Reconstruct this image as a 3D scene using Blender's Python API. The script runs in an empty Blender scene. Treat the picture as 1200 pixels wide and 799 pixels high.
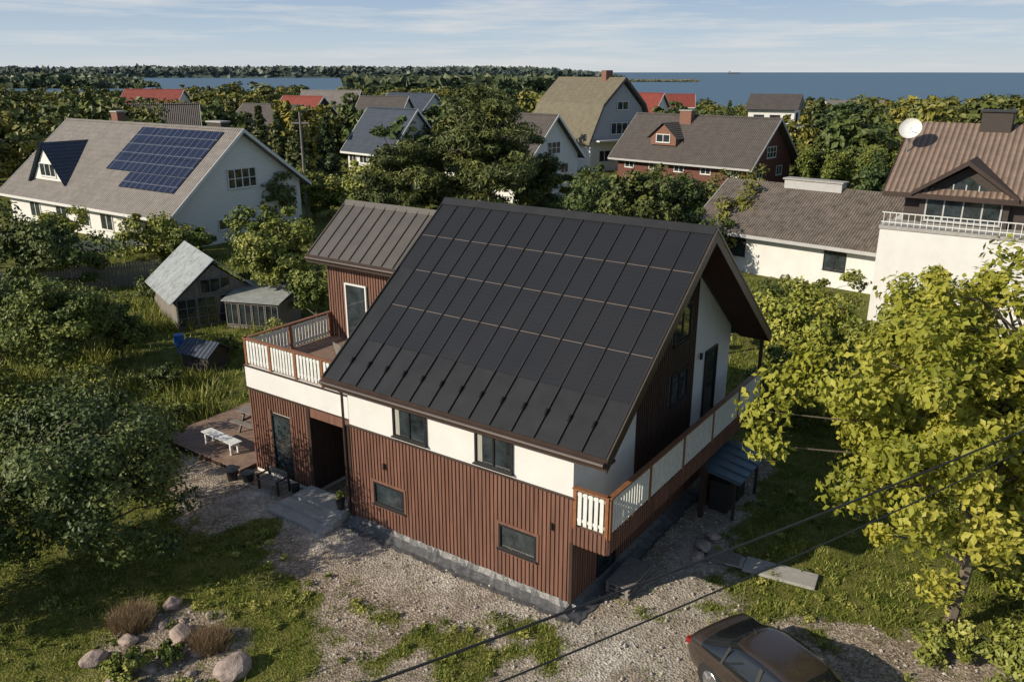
import bpy, bmesh, math, random
import numpy as np
from mathutils import Vector, Matrix
random.seed(7)
scene = bpy.context.scene
COL = scene.collection

# ---------------------------------------------------------------- materials
def new_mat(name):
    m = bpy.data.materials.new(name); m.use_nodes = True
    nt = m.node_tree; b = nt.nodes["Principled BSDF"]
    return m, nt, b
def N(nt, t, **kw):
    n = nt.nodes.new(t)
    for k, v in kw.items():
        if k in n.inputs: n.inputs[k].default_value = v
        else: setattr(n, k, v)
    return n
def ramp(nt, stops):
    n = nt.nodes.new("ShaderNodeValToRGB")
    e = n.color_ramp.elements
    while len(e) < len(stops): e.new(0.5)
    for i, (p, c) in enumerate(stops):
        e[i].position = p; e[i].color = (c[0], c[1], c[2], 1)
    return n
def c3(c): return (c[0], c[1], c[2], 1)
def plain(name, col, rough=0.6, var=0.25, scale=3.0, bump=0.0, bscale=40, metal=0, spec=0.5, stretch=(1,1,1), dirt=0.0):
    m, nt, b = new_mat(name); L = nt.links
    tc = N(nt, "ShaderNodeTexCoord"); mp = N(nt, "ShaderNodeMapping"); mp.inputs["Scale"].default_value = stretch
    L.new(tc.outputs["Object"], mp.inputs[0])
    n1 = N(nt, "ShaderNodeTexNoise", Scale=scale, Detail=6.0, Roughness=0.65); L.new(mp.outputs[0], n1.inputs["Vector"])
    r = ramp(nt, [(0.3, [x*(1-var) for x in col]), (0.7, [min(1, x*(1+var)) for x in col])])
    L.new(n1.outputs[0], r.inputs[0])
    out = r.outputs[0]
    if dirt > 0:
        n2 = N(nt, "ShaderNodeTexNoise", Scale=1.3, Detail=8.0, Roughness=0.7); L.new(tc.outputs["Object"], n2.inputs["Vector"])
        rr = ramp(nt, [(0.5, (0, 0, 0)), (0.75, (1, 1, 1))]); L.new(n2.outputs[0], rr.inputs[0])
        mu = N(nt, "ShaderNodeMath", operation='MULTIPLY'); mu.inputs[1].default_value = dirt; L.new(rr.outputs[0], mu.inputs[0])
        mx = N(nt, "ShaderNodeMixRGB"); mx.inputs[2].default_value = (0.12, 0.11, 0.09, 1)
        L.new(mu.outputs[0], mx.inputs[0]); L.new(out, mx.inputs[1]); out = mx.outputs[0]
    L.new(out, b.inputs["Base Color"])
    b.inputs["Roughness"].default_value = rough; b.inputs["Metallic"].default_value = metal
    b.inputs["Specular IOR Level"].default_value = spec
    if bump > 0:
        n3 = N(nt, "ShaderNodeTexNoise", Scale=bscale, Detail=4.0); L.new(mp.outputs[0], n3.inputs["Vector"])
        bp = N(nt, "ShaderNodeBump", Strength=bump, Distance=0.02); L.new(n3.outputs[0], bp.inputs["Height"])
        L.new(bp.outputs[0], b.inputs["Normal"])
    return m
def roofmat(name, col, period=0.2, row=0.35, rough=0.7, moss=0.0, var=0.25):
    m, nt, b = new_mat(name); L = nt.links
    tc = N(nt, "ShaderNodeTexCoord")
    sx = N(nt, "ShaderNodeSeparateXYZ"); L.new(tc.outputs["Object"], sx.inputs[0])
    a = N(nt, "ShaderNodeMath", operation='MULTIPLY'); a.inputs[1].default_value = 2*math.pi/period; L.new(sx.outputs[0], a.inputs[0])
    s = N(nt, "ShaderNodeMath", operation='SINE'); L.new(a.outputs[0], s.inputs[0])
    z = N(nt, "ShaderNodeMath", operation='DIVIDE'); z.inputs[1].default_value = row; L.new(sx.outputs[1], z.inputs[0])
    fr = N(nt, "ShaderNodeMath", operation='FRACT'); L.new(z.outputs[0], fr.inputs[0])
    ad = N(nt, "ShaderNodeMath", operation='ADD'); L.new(s.outputs[0], ad.inputs[0]); L.new(fr.outputs[0], ad.inputs[1])
    bp = N(nt, "ShaderNodeBump", Strength=0.8, Distance=0.05); L.new(ad.outputs[0], bp.inputs["Height"]); L.new(bp.outputs[0], b.inputs["Normal"])
    n1 = N(nt, "ShaderNodeTexNoise", Scale=1.2, Detail=9.0, Roughness=0.75); L.new(tc.outputs["Object"], n1.inputs["Vector"])
    r = ramp(nt, [(0.3, [x*(1-var) for x in col]), (0.7, [x*(1+var) for x in col])]); L.new(n1.outputs[0], r.inputs[0])
    s2 = N(nt, "ShaderNodeMath", operation='MULTIPLY_ADD'); s2.inputs[1].default_value = 0.2; s2.inputs[2].default_value = 0.8; L.new(s.outputs[0], s2.inputs[0])
    mx = N(nt, "ShaderNodeMixRGB", blend_type='MULTIPLY'); mx.inputs[0].default_value = 1
    L.new(r.outputs[0], mx.inputs[1]); L.new(s2.outputs[0], mx.inputs[2]); out = mx.outputs[0]
    if moss > 0:
        n2 = N(nt, "ShaderNodeTexNoise", Scale=2.2, Detail=10.0, Roughness=0.8); L.new(tc.outputs["Object"], n2.inputs["Vector"])
        rr = ramp(nt, [(0.48, (0, 0, 0)), (0.62, (moss, moss, moss))]); L.new(n2.outputs[0], rr.inputs[0])
        m2 = N(nt, "ShaderNodeMixRGB"); m2.inputs[2].default_value = (0.05, 0.045, 0.03, 1)
        L.new(rr.outputs[0], m2.inputs[0]); L.new(out, m2.inputs[1]); out = m2.outputs[0]
    L.new(out, b.inputs["Base Color"]); b.inputs["Roughness"].default_value = rough
    return m
def leafmat(name, dark, mid, light, trans=0.0, objvar=0.0):
    m, nt, b = new_mat(name); L = nt.links
    at = N(nt, "ShaderNodeAttribute", attribute_name="tint")
    r = ramp(nt, [(0.0, dark), (0.5, mid), (1.0, light)]); L.new(at.outputs["Fac"], r.inputs[0])
    out = r.outputs[0]
    if objvar > 0:
        oi = N(nt, "ShaderNodeObjectInfo")
        r2 = ramp(nt, [(0.0, (0.5, 0.66, 0.6)), (0.3, (.85, .9, .85)), (0.7, (1.25, 1.1, .9)), (1.0, (1.9, 1.45, 0.9))]); L.new(oi.outputs["Random"], r2.inputs[0])
        mx = N(nt, "ShaderNodeMixRGB", blend_type='MULTIPLY'); mx.inputs[0].default_value = objvar
        L.new(out, mx.inputs[1]); L.new(r2.outputs[0], mx.inputs[2]); out = mx.outputs[0]
    L.new(out, b.inputs["Base Color"]); b.inputs["Roughness"].default_value = 0.5
    b.inputs["Specular IOR Level"].default_value = 0.3
    if trans > 0:
        t = N(nt, "ShaderNodeBsdfTranslucent"); L.new(out, t.inputs[0])
        ms = N(nt, "ShaderNodeMixShader"); ms.inputs[0].default_value = trans
        L.new(b.outputs[0], ms.inputs[1]); L.new(t.outputs[0], ms.inputs[2])
        L.new(ms.outputs[0], nt.nodes["Material Output"].inputs[0])
    return m
M = {}
M['white'] = plain("white_render", (0.69, 0.685, 0.67), 0.85, 0.06, 1.2, 0.25, 60)
M['whitep'] = plain("white_paint", (0.68, 0.69, 0.66), 0.55, 0.12, 6.0)
M['brown'] = plain("brown_boards", (0.175, 0.086, 0.060), 0.6, 0.34, 1.2, 0.3, 30, stretch=(6, 6, 0.5))
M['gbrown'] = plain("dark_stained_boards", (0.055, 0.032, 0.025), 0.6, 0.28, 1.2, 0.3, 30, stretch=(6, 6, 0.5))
M['brownd'] = plain("brown_boards_gap", (0.05, 0.022, 0.015), 0.8, 0.2)
M['dbrown'] = plain("dark_brown_trim", (0.045, 0.028, 0.022), 0.5, 0.2)
M['rail'] = plain("stained_wood", (0.24, 0.105, 0.05), 0.5, 0.25, 4, stretch=(3, 3, 3))
M['deck'] = plain("deck_boards", (0.23, 0.155, 0.115), 0.75, 0.3, 3.0, 0.3, 30)
M['metal'] = plain("black_metal_roof", (0.030, 0.031, 0.033), 0.40, 0.2, 1.5, metal=0.2)
M['wingmetal'] = plain("grey_metal_roof", (0.115, 0.105, 0.095), 0.45, 0.12, 1.5, metal=0.2)
M['strip'] = plain("panel_joint", (0.26, 0.20, 0.165), 0.5, 0.1)
M['frame'] = plain("dark_window_frame", (0.02, 0.02, 0.022), 0.4, 0.1)
M['framew'] = plain("white_window_frame", (0.68, 0.68, 0.66), 0.5, 0.05)
M['glass'] = plain("window_glass", (0.03, 0.04, 0.045), 0.05, 0.8, 1.4, spec=1.0)
M['curtain'] = plain("curtain", (0.35, 0.34, 0.30), 0.9, 0.2, 8, stretch=(6, 6, .3))
M['conc'] = plain("concrete", (0.36, 0.35, 0.33), 0.9, 0.15, 5, 0.4, 50, dirt=0.3)
M['memb'] = plain("foundation_membrane", (0.085, 0.088, 0.092), 0.45, 0.4, 5, 0.9, 8)
M['black'] = plain("black_plastic", (0.02, 0.02, 0.02), 0.5, 0.2)
M['blackm'] = plain("matt_black_metal", (0.012, 0.012, 0.012), 0.8, 0.2, spec=.1)
M['rubber'] = plain("tyre_rubber", (0.018, 0.018, 0.018), 0.85, 0.2)
M['alu'] = plain("wheel_alloy", (0.45, 0.45, 0.46), 0.3, 0.05, metal=0.9)
M['steel'] = plain("galvanised_steel", (0.4, 0.41, 0.42), 0.4, 0.1, metal=0.7)
M['gwood'] = plain("weathered_wood", (0.20, 0.18, 0.16), 0.85, 0.35, 2, 0.4, 30, stretch=(5, 5, .6))
M['rock'] = plain("granite_rock", (0.34, 0.27, 0.235), 0.85, 0.4, 5, 0.9, 25)
M['brick'] = plain("chimney_brick", (0.20, 0.10, 0.07), 0.85, 0.3, 12)
M['bark'] = plain("bark", (0.14, 0.115, 0.085), 0.9, 0.35, 5, 0.8, 20, stretch=(3, 3, .6))
M['barkp'] = plain("pine_bark", (0.24, 0.13, 0.07), 0.9, 0.35, 5, 0.8, 20)
M['polyc'] = plain("corrugated_plastic", (0.30, 0.32, 0.31), 0.45, 0.25, 2, dirt=0.5)
M['redwall'] = plain("red_brown_wall", (0.13, 0.05, 0.04), 0.8, 0.2, 2, stretch=(1, 1, 8))
M['darkwall'] = plain("dark_wall", (0.05, 0.04, 0.036), 0.8, 0.2, 2, stretch=(1, 1, 8))
M['greyw'] = plain("grey_wall", (0.42, 0.42, 0.42), 0.8, 0.08)
M['blue'] = plain("blue_plastic", (0.02, 0.12, 0.4), 0.4, 0.1)
M['carpaint'] = plain("car_paint", (0.095, 0.074, 0.063), 0.26, 0.04, 1.0, metal=0.6)
M['carpaint'].node_tree.nodes["Principled BSDF"].inputs["Coat Weight"].default_value = 0.8
M['carglass'] = plain("car_glass", (0.012, 0.014, 0.016), 0.04, 0.1, spec=0.9)
M['red'] = plain("red_lamp", (0.25, 0.012, 0.01), 0.2, 0.1)
M['binroof'] = plain("bin_shed_roof", (0.10, 0.14, 0.17), 0.4, 0.15, metal=0.3)
def siding(name, col, row=0.2):
    m, nt, b = new_mat(name); L = nt.links
    tc = N(nt, "ShaderNodeTexCoord"); sx = N(nt, "ShaderNodeSeparateXYZ"); L.new(tc.outputs["Object"], sx.inputs[0])
    z = N(nt, "ShaderNodeMath", operation='DIVIDE'); z.inputs[1].default_value = row; L.new(sx.outputs[2], z.inputs[0])
    fr = N(nt, "ShaderNodeMath", operation='FRACT'); L.new(z.outputs[0], fr.inputs[0])
    r = ramp(nt, [(0.0, [c*.6 for c in col]), (0.15, col)]); L.new(fr.outputs[0], r.inputs[0]); L.new(r.outputs[0], b.inputs["Base Color"])
    bp = N(nt, "ShaderNodeBump", Strength=0.6, Distance=0.03); L.new(fr.outputs[0], bp.inputs["Height"]); L.new(bp.outputs[0], b.inputs["Normal"])
    b.inputs["Roughness"].default_value = 0.7
    return m
M['siding'] = siding("white_siding", (0.80, 0.79, 0.77))
M['r_grey'] = roofmat("roof_grey", (0.27, 0.245, 0.225), 0.25, 0.4)
M['r_old'] = roofmat("roof_old_fibre", (0.21, 0.175, 0.15), 0.18, 1.1, moss=0.8)
M['r_brown'] = roofmat("roof_brown_tile", (0.25, 0.18, 0.14), 0.3, 0.4)
M['r_dark'] = roofmat("roof_dark", (0.115, 0.10, 0.09), 0.25, 0.4)
M['r_red'] = roofmat("roof_red", (0.30, 0.065, 0.045), 0.25, 0.4)
M['r_blue'] = roofmat("roof_blue", (0.06, 0.08, 0.115), 0.25, 0.4)
M['r_olive'] = roofmat("roof_olive", (0.21, 0.185, 0.125), 0.25, 0.4)
M['r_poly'] = roofmat("roof_corrugated_plastic", (0.50, 0.55, 0.56), 0.2, 1.2, 0.4, moss=0.5, var=.2)
def pvmat(name, gx, gz, base=(0.019, 0.0195, 0.022), line=(0.027, 0.028, 0.030), rough=0.34):
    m, nt, b = new_mat(name); L = nt.links
    tc = N(nt, "ShaderNodeTexCoord"); sx = N(nt, "ShaderNodeSeparateXYZ"); L.new(tc.outputs["Object"], sx.inputs[0])
    outs = []
    for k, p in ((0, gx), (1, gz)):
        d = N(nt, "ShaderNodeMath", operation='DIVIDE'); d.inputs[1].default_value = p; L.new(sx.outputs[k], d.inputs[0])
        f = N(nt, "ShaderNodeMath", operation='FRACT'); L.new(d.outputs[0], f.inputs[0])
        g = N(nt, "ShaderNodeMath", operation='LESS_THAN'); g.inputs[1].default_value = 0.09; L.new(f.outputs[0], g.inputs[0]); outs.append(g)
    mxm = N(nt, "ShaderNodeMath", operation='MAXIMUM'); L.new(outs[0].outputs[0], mxm.inputs[0]); L.new(outs[1].outputs[0], mxm.inputs[1])
    mx = N(nt, "ShaderNodeMixRGB"); mx.inputs[1].default_value = c3(base); mx.inputs[2].default_value = c3(line)
    L.new(mxm.outputs[0], mx.inputs[0])
    n = N(nt, "ShaderNodeTexNoise", Scale=0.7, Detail=3.0); L.new(tc.outputs["Object"], n.inputs["Vector"])
    mr = N(nt, "ShaderNodeMapRange"); mr.inputs[3].default_value = rough-.08; mr.inputs[4].default_value = rough+.1; L.new(n.outputs[0], mr.inputs[0])
    L.new(mr.outputs[0], b.inputs["Roughness"]); L.new(mx.outputs[0], b.inputs["Base Color"])
    return m
M['pv'] = pvmat("solar_cells", 0.108, 0.10)
M['pv2'] = pvmat("solar_cells_blue", 0.8, 0.8, (0.012, 0.016, 0.04), (0.10, 0.11, 0.13), 0.25)

# ---------------------------------------------------------------- mesh builder
class MB:
    def __init__(s): s.v = []; s.f = []; s.m = []; s.mats = []
    def mi(s, k):
        if k not in s.mats: s.mats.append(k)
        return s.mats.index(k)
    def faces(s, vs, fs, k):
        o = len(s.v); s.v += [tuple(p) for p in vs]; i = s.mi(k)
        for f in fs: s.f.append([o+j for j in f]); s.m.append(i)
    def box(s, x0, x1, y0, y1, z0, z1, k):
        s.faces([(x0,y0,z0),(x1,y0,z0),(x1,y1,z0),(x0,y1,z0),(x0,y0,z1),(x1,y0,z1),(x1,y1,z1),(x0,y1,z1)],
                [(0,3,2,1),(4,5,6,7),(0,1,5,4),(1,2,6,5),(2,3,7,6),(3,0,4,7)], k)
    def prx(s, poly, x0, x1, k):
        n = len(poly)
        s.faces([(x0, y, z) for y, z in poly]+[(x1, y, z) for y, z in poly],
                [tuple(range(n)), tuple(range(2*n-1, n-1, -1))]+[(i, (i+1) % n, n+(i+1) % n, n+i) for i in range(n)], k)
    def pry(s, poly, y0, y1, k):
        n = len(poly)
        s.faces([(x, y0, z) for x, z in poly]+[(x, y1, z) for x, z in poly],
                [tuple(range(n)), tuple(range(2*n-1, n-1, -1))]+[(i, (i+1) % n, n+(i+1) % n, n+i) for i in range(n)], k)
    def slope(s, x0, x1, ya, za, yb, zb, lo, hi, k):
        s.prx([(ya, za+lo), (yb, zb+lo), (yb, zb+hi), (ya, za+hi)], x0, x1, k)
    def cyl(s, p0, p1, r0, r1, k, n=10, cap=True):
        p0 = Vector(p0); p1 = Vector(p1); d = (p1-p0).normalized()
        a = d.orthogonal().normalized(); b = d.cross(a)
        vs = []
        for p, r in ((p0, r0), (p1, r1)):
            for i in range(n):
                t = 2*math.pi*i/n; vs.append(p+(a*math.cos(t)+b*math.sin(t))*r)
        fs = [(i, (i+1) % n, n+(i+1) % n, n+i) for i in range(n)]
        if cap: fs += [tuple(range(n-1, -1, -1)), tuple(range(n, 2*n))]
        s.faces(vs, fs, k)
    def obj(s, name, parent=None, smooth=False, bevel=0):
        me = bpy.data.meshes.new(name); me.from_pydata(s.v, [], s.f)
        for k in s.mats: me.materials.append(M[k])
        me.polygons.foreach_set("material_index", s.m)
        bm = bmesh.new(); bm.from_mesh(me); bmesh.ops.recalc_face_normals(bm, faces=bm.faces); bm.to_mesh(me); bm.free()
        if smooth: me.polygons.foreach_set("use_smooth", [True]*len(me.polygons))
        o = bpy.data.objects.new(name, me); COL.objects.link(o)
        if parent: o.parent = parent
        if bevel:
            md = o.modifiers.new("bevel", 'BEVEL'); md.width = bevel; md.segments = 2
        return o
def empty(name, x=0, y=0, z=0, rot=0):
    e = bpy.data.objects.new(name, None); e.location = (x, y, z); e.rotation_euler = (0, 0, rot); COL.objects.link(e); return e
def mapbox(mb, side, base, u0, u1, w0, w1, z0, z1, k):
    if side == 'F': mb.box(u0, u1, base-w1, base-w0, z0, z1, k)
    elif side == 'R': mb.box(base+w0, base+w1, u0, u1, z0, z1, k)
    elif side == 'L': mb.box(base-w1, base-w0, u0, u1, z0, z1, k)
def window(mb, side, base, u0, u1, z0, z1, w=0.02, ft=0.06, proud=0.07, mull=1, fk='frame', hbar=0, sill=True, curtain=False):
    mapbox(mb, side, base, u0+.01, u1-.01, w, w+.012, z0+.01, z1-.01, 'glass')
    if curtain:
        mapbox(mb, side, base, u0+ft+.01, u0+ft+(u1-u0)*.14, w+.013, w+.018, z0+ft, z1-ft, 'curtain')
    mapbox(mb, side, base, u0, u0+ft, w, proud, z0, z1, fk); mapbox(mb, side, base, u1-ft, u1, w, proud, z0, z1, fk)
    mapbox(mb, side, base, u0+ft, u1-ft, w, proud-.002, z0, z0+ft, fk); mapbox(mb, side, base, u0+ft, u1-ft, w, proud-.002, z1-ft, z1, fk)
    for i in range(mull):
        c = u0+(u1-u0)*(i+1)/(mull+1)
        mapbox(mb, side, base, c-ft*.45, c+ft*.45, w, proud-.012, z0+ft, z1-ft, fk)
    for i in range(hbar):
        c = z0+(z1-z0)*(i+1)/(hbar+1)
        mapbox(mb, side, base, u0+ft, u1-ft, w, proud-.02, c-ft*.3, c+ft*.3, fk)
    if sill: mapbox(mb, side, base, u0-.04, u1+.04, w, proud+.05, z0-.035, z0-.002, fk)
def cladding(mb, side, base, u0, u1, z0, ztop, holes=(), pitch=0.125, bw=0.06, w=.018, bd=.03, k='brown'):
    zt = ztop if callable(ztop) else (lambda u: ztop)
    n = int(round((u1-u0)/pitch)); p = (u1-u0)/n
    for i in range(n):
        ua = u0+i*p; uc = ua+p/2
        segs = [(z0, zt(uc))]
        for (h0, h1, g0, g1) in holes:
            if uc > h0-.02 and uc < h1+.02:
                ns = []
                for a, b in segs:
                    if g0 > a: ns.append((a, min(b, g0)))
                    if g1 < b: ns.append((max(a, g1), b))
                segs = ns
        for a, b in segs:
            if b-a < .02: continue
            mapbox(mb, side, base, ua, ua+p, 0, w, a, b, k)
            mapbox(mb, side, base, uc-bw/2, uc+bw/2, w, w+bd, a+.004, b-.004, k)
def railing(mb, axis, base, u0, u1, z0, z1, out=-1, postgap=2.0, pick=0.135):
    def bx(a, b, c0, c1, za, zb, k):
        if axis == 'x': mb.box(a, b, base+c0, base+c1, za, zb, k)
        else: mb.box(base+c0, base+c1, a, b, za, zb, k)
    n = max(1, int(round((u1-u0)/postgap))); g = (u1-u0)/n
    for i in range(n+1):
        c = u0+i*g; bx(c-.045, c+.045, -.045, .045, z0-.15, z1, 'rail')
    bx(u0-.06, u1+.06, -.07, .07, z1, z1+.04, 'rail')
    for i in range(n):
        a = u0+i*g+.06; b = u0+(i+1)*g-.06
        m = max(1, int((b-a)/pick)); p = (b-a)/m
        bx(a, b, -.012, .012, z0+.08, z0+.16, 'whitep'); bx(a, b, -.012, .012, z1-.16, z1-.08, 'whitep')
        for j in range(m):
            c = a+(j+.5)*p
            bx(c-p*.33, c+p*.33, .014 if out > 0 else -.034, .034 if out > 0 else -.014, z0, z1-.05, 'whitep')

# ---------------------------------------------------------------- main house
ROT = math.radians(-34.8)
HX, HY = 1.476, 17.54
H = empty("brown_clad_house", HX, HY, 0, ROT)
S = 4.3/5.65
def rz(y): return 4.8+(y+.55)*S if y < 5.1 else 9.1-(y-5.1)*S
D = 10.2
mb = MB()
mb.prx([(0, 0.0), (D, 0.0), (D, rz(D)-.12), (5.1, 9.1-.12), (0, rz(0)-.12)], -7.6, 0, 'white')
mb.box(-12.8, -9.85, .5, 10, 0, 3.1, 'white'); mb.box(-9.849, -7.601, 2.0, 9.99, 0, 2.749, 'darkwall')
mb.box(-9.849, -7.602, .501, 9.98, 2.75, 3.1, 'white'); mb.box(-12.85, -7.601, .46, 9.95, 3.1, 3.86, 'white')
mb.box(-8.0, -7.603, .502, 1.999, 0, 2.749, 'darkwall')
mb.prx([(4.3, 3.861), (9.9, 3.861), (9.9, 5.3), (5.75, 8.35), (4.3, 7.22)], -12.8, -7.605, 'darkwall')
mb.obj("walls", H)
cl = MB()
wA = [(-5.8, -4.6, 3.36, 4.34), (-2.94, -1.76, 3.36, 4.34)]
wS = [(-6.68, -5.5, 0.98, 1.68), (-2.18, -1.0, 1.1, 1.82)]
cladding(cl, 'F', 0, -7.6, 0.05, 0.22, 3.2, [(a-.02, b+.02, c-.03, d+.02) for a, b, c, d in wS])
cl.box(-7.62, 0.07, -.075, 0, 3.2, 3.235, 'dbrown')
cladding(cl, 'R', 0, 0.0, 10.2, 0.22, 2.1, [(1.3, 2.3, 0, 2.1)])
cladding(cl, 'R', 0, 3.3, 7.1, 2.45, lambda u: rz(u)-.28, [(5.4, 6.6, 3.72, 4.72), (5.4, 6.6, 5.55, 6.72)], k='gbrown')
cladding(cl, 'F', .5, -12.8, -9.85, 0.15, 3.05, [(-11.75, -10.75, 0.0, 2.45)])
cladding(cl, 'L', -12.8, .5, 9.9, 0.15, 3.05)
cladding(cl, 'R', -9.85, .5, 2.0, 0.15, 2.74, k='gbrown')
cladding(cl, 'F', 4.3, -12.8, -8.0, 3.87, 6.75, [(-11.95, -10.85, 3.8, 6.0)])
cladding(cl, 'L', -12.8, 4.3, 9.9, 3.87, lambda u: (7.0+(u-4.3)*.7 if u < 5.75 else 8.3-(u-5.75)*.74)-.15)
cladding(cl, 'L', -7.6, .0, .5, .22, 3.2)
cl.box(-9.95, -9.80, .40, .47, 0.1, 3.05, 'dbrown'); cl.box(-9.79, -7.62, .43, .5, 2.75, 3.05, 'brown')
cl.box(-7.72, -7.55, -.08, -.01, .2, 3.2, 'dbrown'); cl.box(-.02, .07, -.08, -.001, .2, 2.0, 'dbrown')
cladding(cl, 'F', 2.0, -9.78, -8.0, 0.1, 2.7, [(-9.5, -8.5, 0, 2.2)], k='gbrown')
cl.obj("board_cladding", H)
pl = MB()
pl.box(-7.62, .03, -.03, 0.0, 0, .21, 'conc')
nseg = 60
vs = []; fs = []
for i in range(nseg+1):
    x = -7.7+7.9*i/nseg
    w = .10+.10*random.random()
    for y, z in ((-.05, .24+.04*random.random()), (-.12-.06*random.random(), .14), (-.20-w, .02), (-.32-w*1.3, .012)):
        vs.append((x, y, z+.02*random.random()))
for i in range(nseg):
    for j in range(3): fs.append((i*4+j, (i+1)*4+j, (i+1)*4+j+1, i*4+j+1))
pl.faces(vs, fs, 'memb')
vs = []; fs = []
for i in range(nseg+1):
    y = -.4+10*i/nseg; w = .10+.10*random.random()
    for x, z in ((.05, .26), (.12+.06*random.random(), .14), (.22+w, .02), (.32+w, .012)): vs.append((x, y, z+.02*random.random()))
for i in range(nseg):
    for j in range(3): fs.append((i*4+j, (i+1)*4+j, (i+1)*4+j+1, i*4+j+1))
pl.faces(vs, fs, 'memb')
pl.obj("foundation_skirt", H)
rf = MB()
X0, X1 = -7.95, 1.15
rf.prx([(-.55, 4.8), (5.1, 9.1), (10.75, 4.8), (10.75, 4.58), (5.1, 8.86), (-.55, 4.58)], X0, X1, 'metal')
ncol = 14; cw = (X1-X0)/ncol
for i in range(ncol+1):
    x = X0+i*cw; x = min(max(x, X0+.02), X1-.02)
    rf.slope(x-.016, x+.016, -.56, 4.79, 5.05, rz(5.05), 0.001, .06, 'black')
    rf.slope(x-.016, x+.016, 5.15, rz(5.15), 10.76, 4.79, 0.001, .06, 'black')
    if 0 < i < ncol:
        y = -.1
        rf.prx([(y, rz(y)+.05), (y+.16, rz(y+.16)+.05), (y+.14, rz(y+.14)+.11)], x-.024, x+.024, 'blackm')
rf.prx([(4.9, rz(4.9)+.05), (5.1, 9.1+.09), (5.3, rz(5.3)+.05), (5.1, 9.1+.005)], X0-.02, X1+.02, 'metal')
rf.box(X0-.01, X1+.01, -.58, -.552, 4.5, 4.80, 'dbrown')
for ya, za, yb, zb in ((-.57, 4.785, 5.1, 9.1), (5.1, 9.1, 10.77, 4.785)):
    rf.slope(X1+.001, X1+.035, ya, za, yb, zb, -.34, .035, 'dbrown')
    rf.slope(X1+.036, X1+.05, ya, za, yb, zb, -.02, .05, 'wingmetal')
    rf.slope(X0-.03, X0-.001, ya, za, yb, zb, -.34, .03, 'dbrown')
    rf.slope(0.12, X1-.002, ya+.02, za, yb, zb, -.29, -.243, 'brownd')
for k in range(2):
    y = -.66 if k == 0 else 10.86
    rf.cyl((X0, y, 4.68), (X1, y, 4.68), .065, .065, 'dbrown', 8)
rf.cyl((-7.70, -.60, 4.62), (-7.70, -.12, 4.25), .04, .04, 'dbrown', 8)
rf.cyl((-7.70, -.12, 4.25), (-7.70, -.12, .35), .04, .04, 'dbrown', 8)
rf.box(-7.6, X1-.05, -.55, .0, 4.50, 4.56, 'brownd')
rf.obj("metal_roof", H)
pv = MB()
y0, y1 = .62, 4.95
rows = 4
for i in range(ncol):
    xa = X0+i*cw+.022; xb = X0+(i+1)*cw-.022
    for r in range(rows):
        ya = y0+(y1-y0)*r/rows; yb = y0+(y1-y0)*(r+1)/rows
        if i == 0 and r < 2: continue
        pv.slope(xa, xb, ya+.012, rz(ya+.012), yb-.012, rz(yb-.012), .004, .02, 'pv')
        if r < rows-1: pv.slope(xa, xb, yb-.009, rz(yb-.009), yb+.006, rz(yb+.006), .004, .012, 'strip')
pv.obj("solar_panels", H)
wr = MB()
wy = [(3.75, 6.93), (5.75, 8.52), (10.3, 5.15)]
wr.prx([wy[0], wy[1], wy[2], (10.3, 4.95), (5.75, 8.32), (3.75, 6.73)], -13.15, -7.8, 'wingmetal')
for i in range(11):
    x = -13.13+i*.50
    wr.slope(x-.014, x+.014, 3.74, 6.925, 5.72, 8.5, .001, .05, 'wingmetal'); wr.slope(x-.014, x+.014, 5.78, 8.5, 10.3, 5.15, .001, .05, 'wingmetal')
wr.box(-13.16, -7.8, 3.71, 3.748, 6.66, 6.93, 'dbrown')
wr.slope(-13.19, -13.151, 3.72, 6.91, 5.75, 8.53, -.26, .03, 'dbrown'); wr.slope(-13.19, -13.151, 5.75, 8.53, 10.3, 5.16, -.26, .03, 'dbrown')
wr.cyl((-13.15, 3.65, 6.83), (-7.9, 3.65, 6.83), .055, .055, 'dbrown', 8)
wr.prx([(5.6, 8.42), (5.75, 8.60), (5.9, 8.42)], -13.17, -7.8, 'wingmetal')
wr.obj("wing_roof", H)
wn = MB()
for a, b, c, d in wA: window(wn, 'F', 0, a, b, c, d, w=.012, curtain=True)
for a, b, c, d in wS: window(wn, 'F', 0, a, b, c, d, proud=.08, mull=0, fk='frame')
for a, b, c, d in wS:
    for q in ((a-.07, a, c-.07, d+.07), (b, b+.07, c-.07, d+.07)): wn.box(q[0], q[1], -.072, -.018, q[2], q[3], 'brown')
    wn.box(a, b, -.07, -.018, d, d+.07, 'brown'); wn.box(a, b, -.07, -.018, c-.10, c-.037, 'brown')
window(wn, 'R', 0, 5.4, 6.6, 3.75, 4.7, mull=1); window(wn, 'R', 0, 5.4, 6.6, 5.58, 6.7, mull=1)
window(wn, 'R', 0, 8.0, 8.95, 2.46, 4.7, mull=0, w=.01, sill=False)
window(wn, 'R', 0, 1.3, 2.3, .25, 2.1, mull=0, w=.01, sill=False)
window(wn, 'F', .5, -11.72, -10.78, .28, 2.42, proud=.08, mull=0)
wn.box(-11.82, -11.72, .42, .482, .2, 2.52, 'brown'); wn.box(-10.78, -10.68, .42, .482, .2, 2.52, 'brown')
window(wn, 'F', 4.3, -11.92, -10.88, 3.88, 5.98, proud=.08, mull=0, fk='framew')
window(wn, 'F', 2.0, -9.45, -8.55, .3, 2.2, proud=.06, mull=0)
wn.obj("windows_and_doors", H)
wl = MB()
for x, z in ((-.55, 2.2), (-6.2, 2.2)): wl.cyl((x, -.09, z), (x, -.09, z+.18), .04, .04, 'black', 8); wl.box(x-.02, x+.02, -.08, -.04, z+.05, z+.12, 'black')
wl.cyl((.08, 7.5, 4.6), (.08, 7.5, 4.8), .05, .05, 'black', 8)
wl.obj("wall_lamps", H)
bl = MB()
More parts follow.
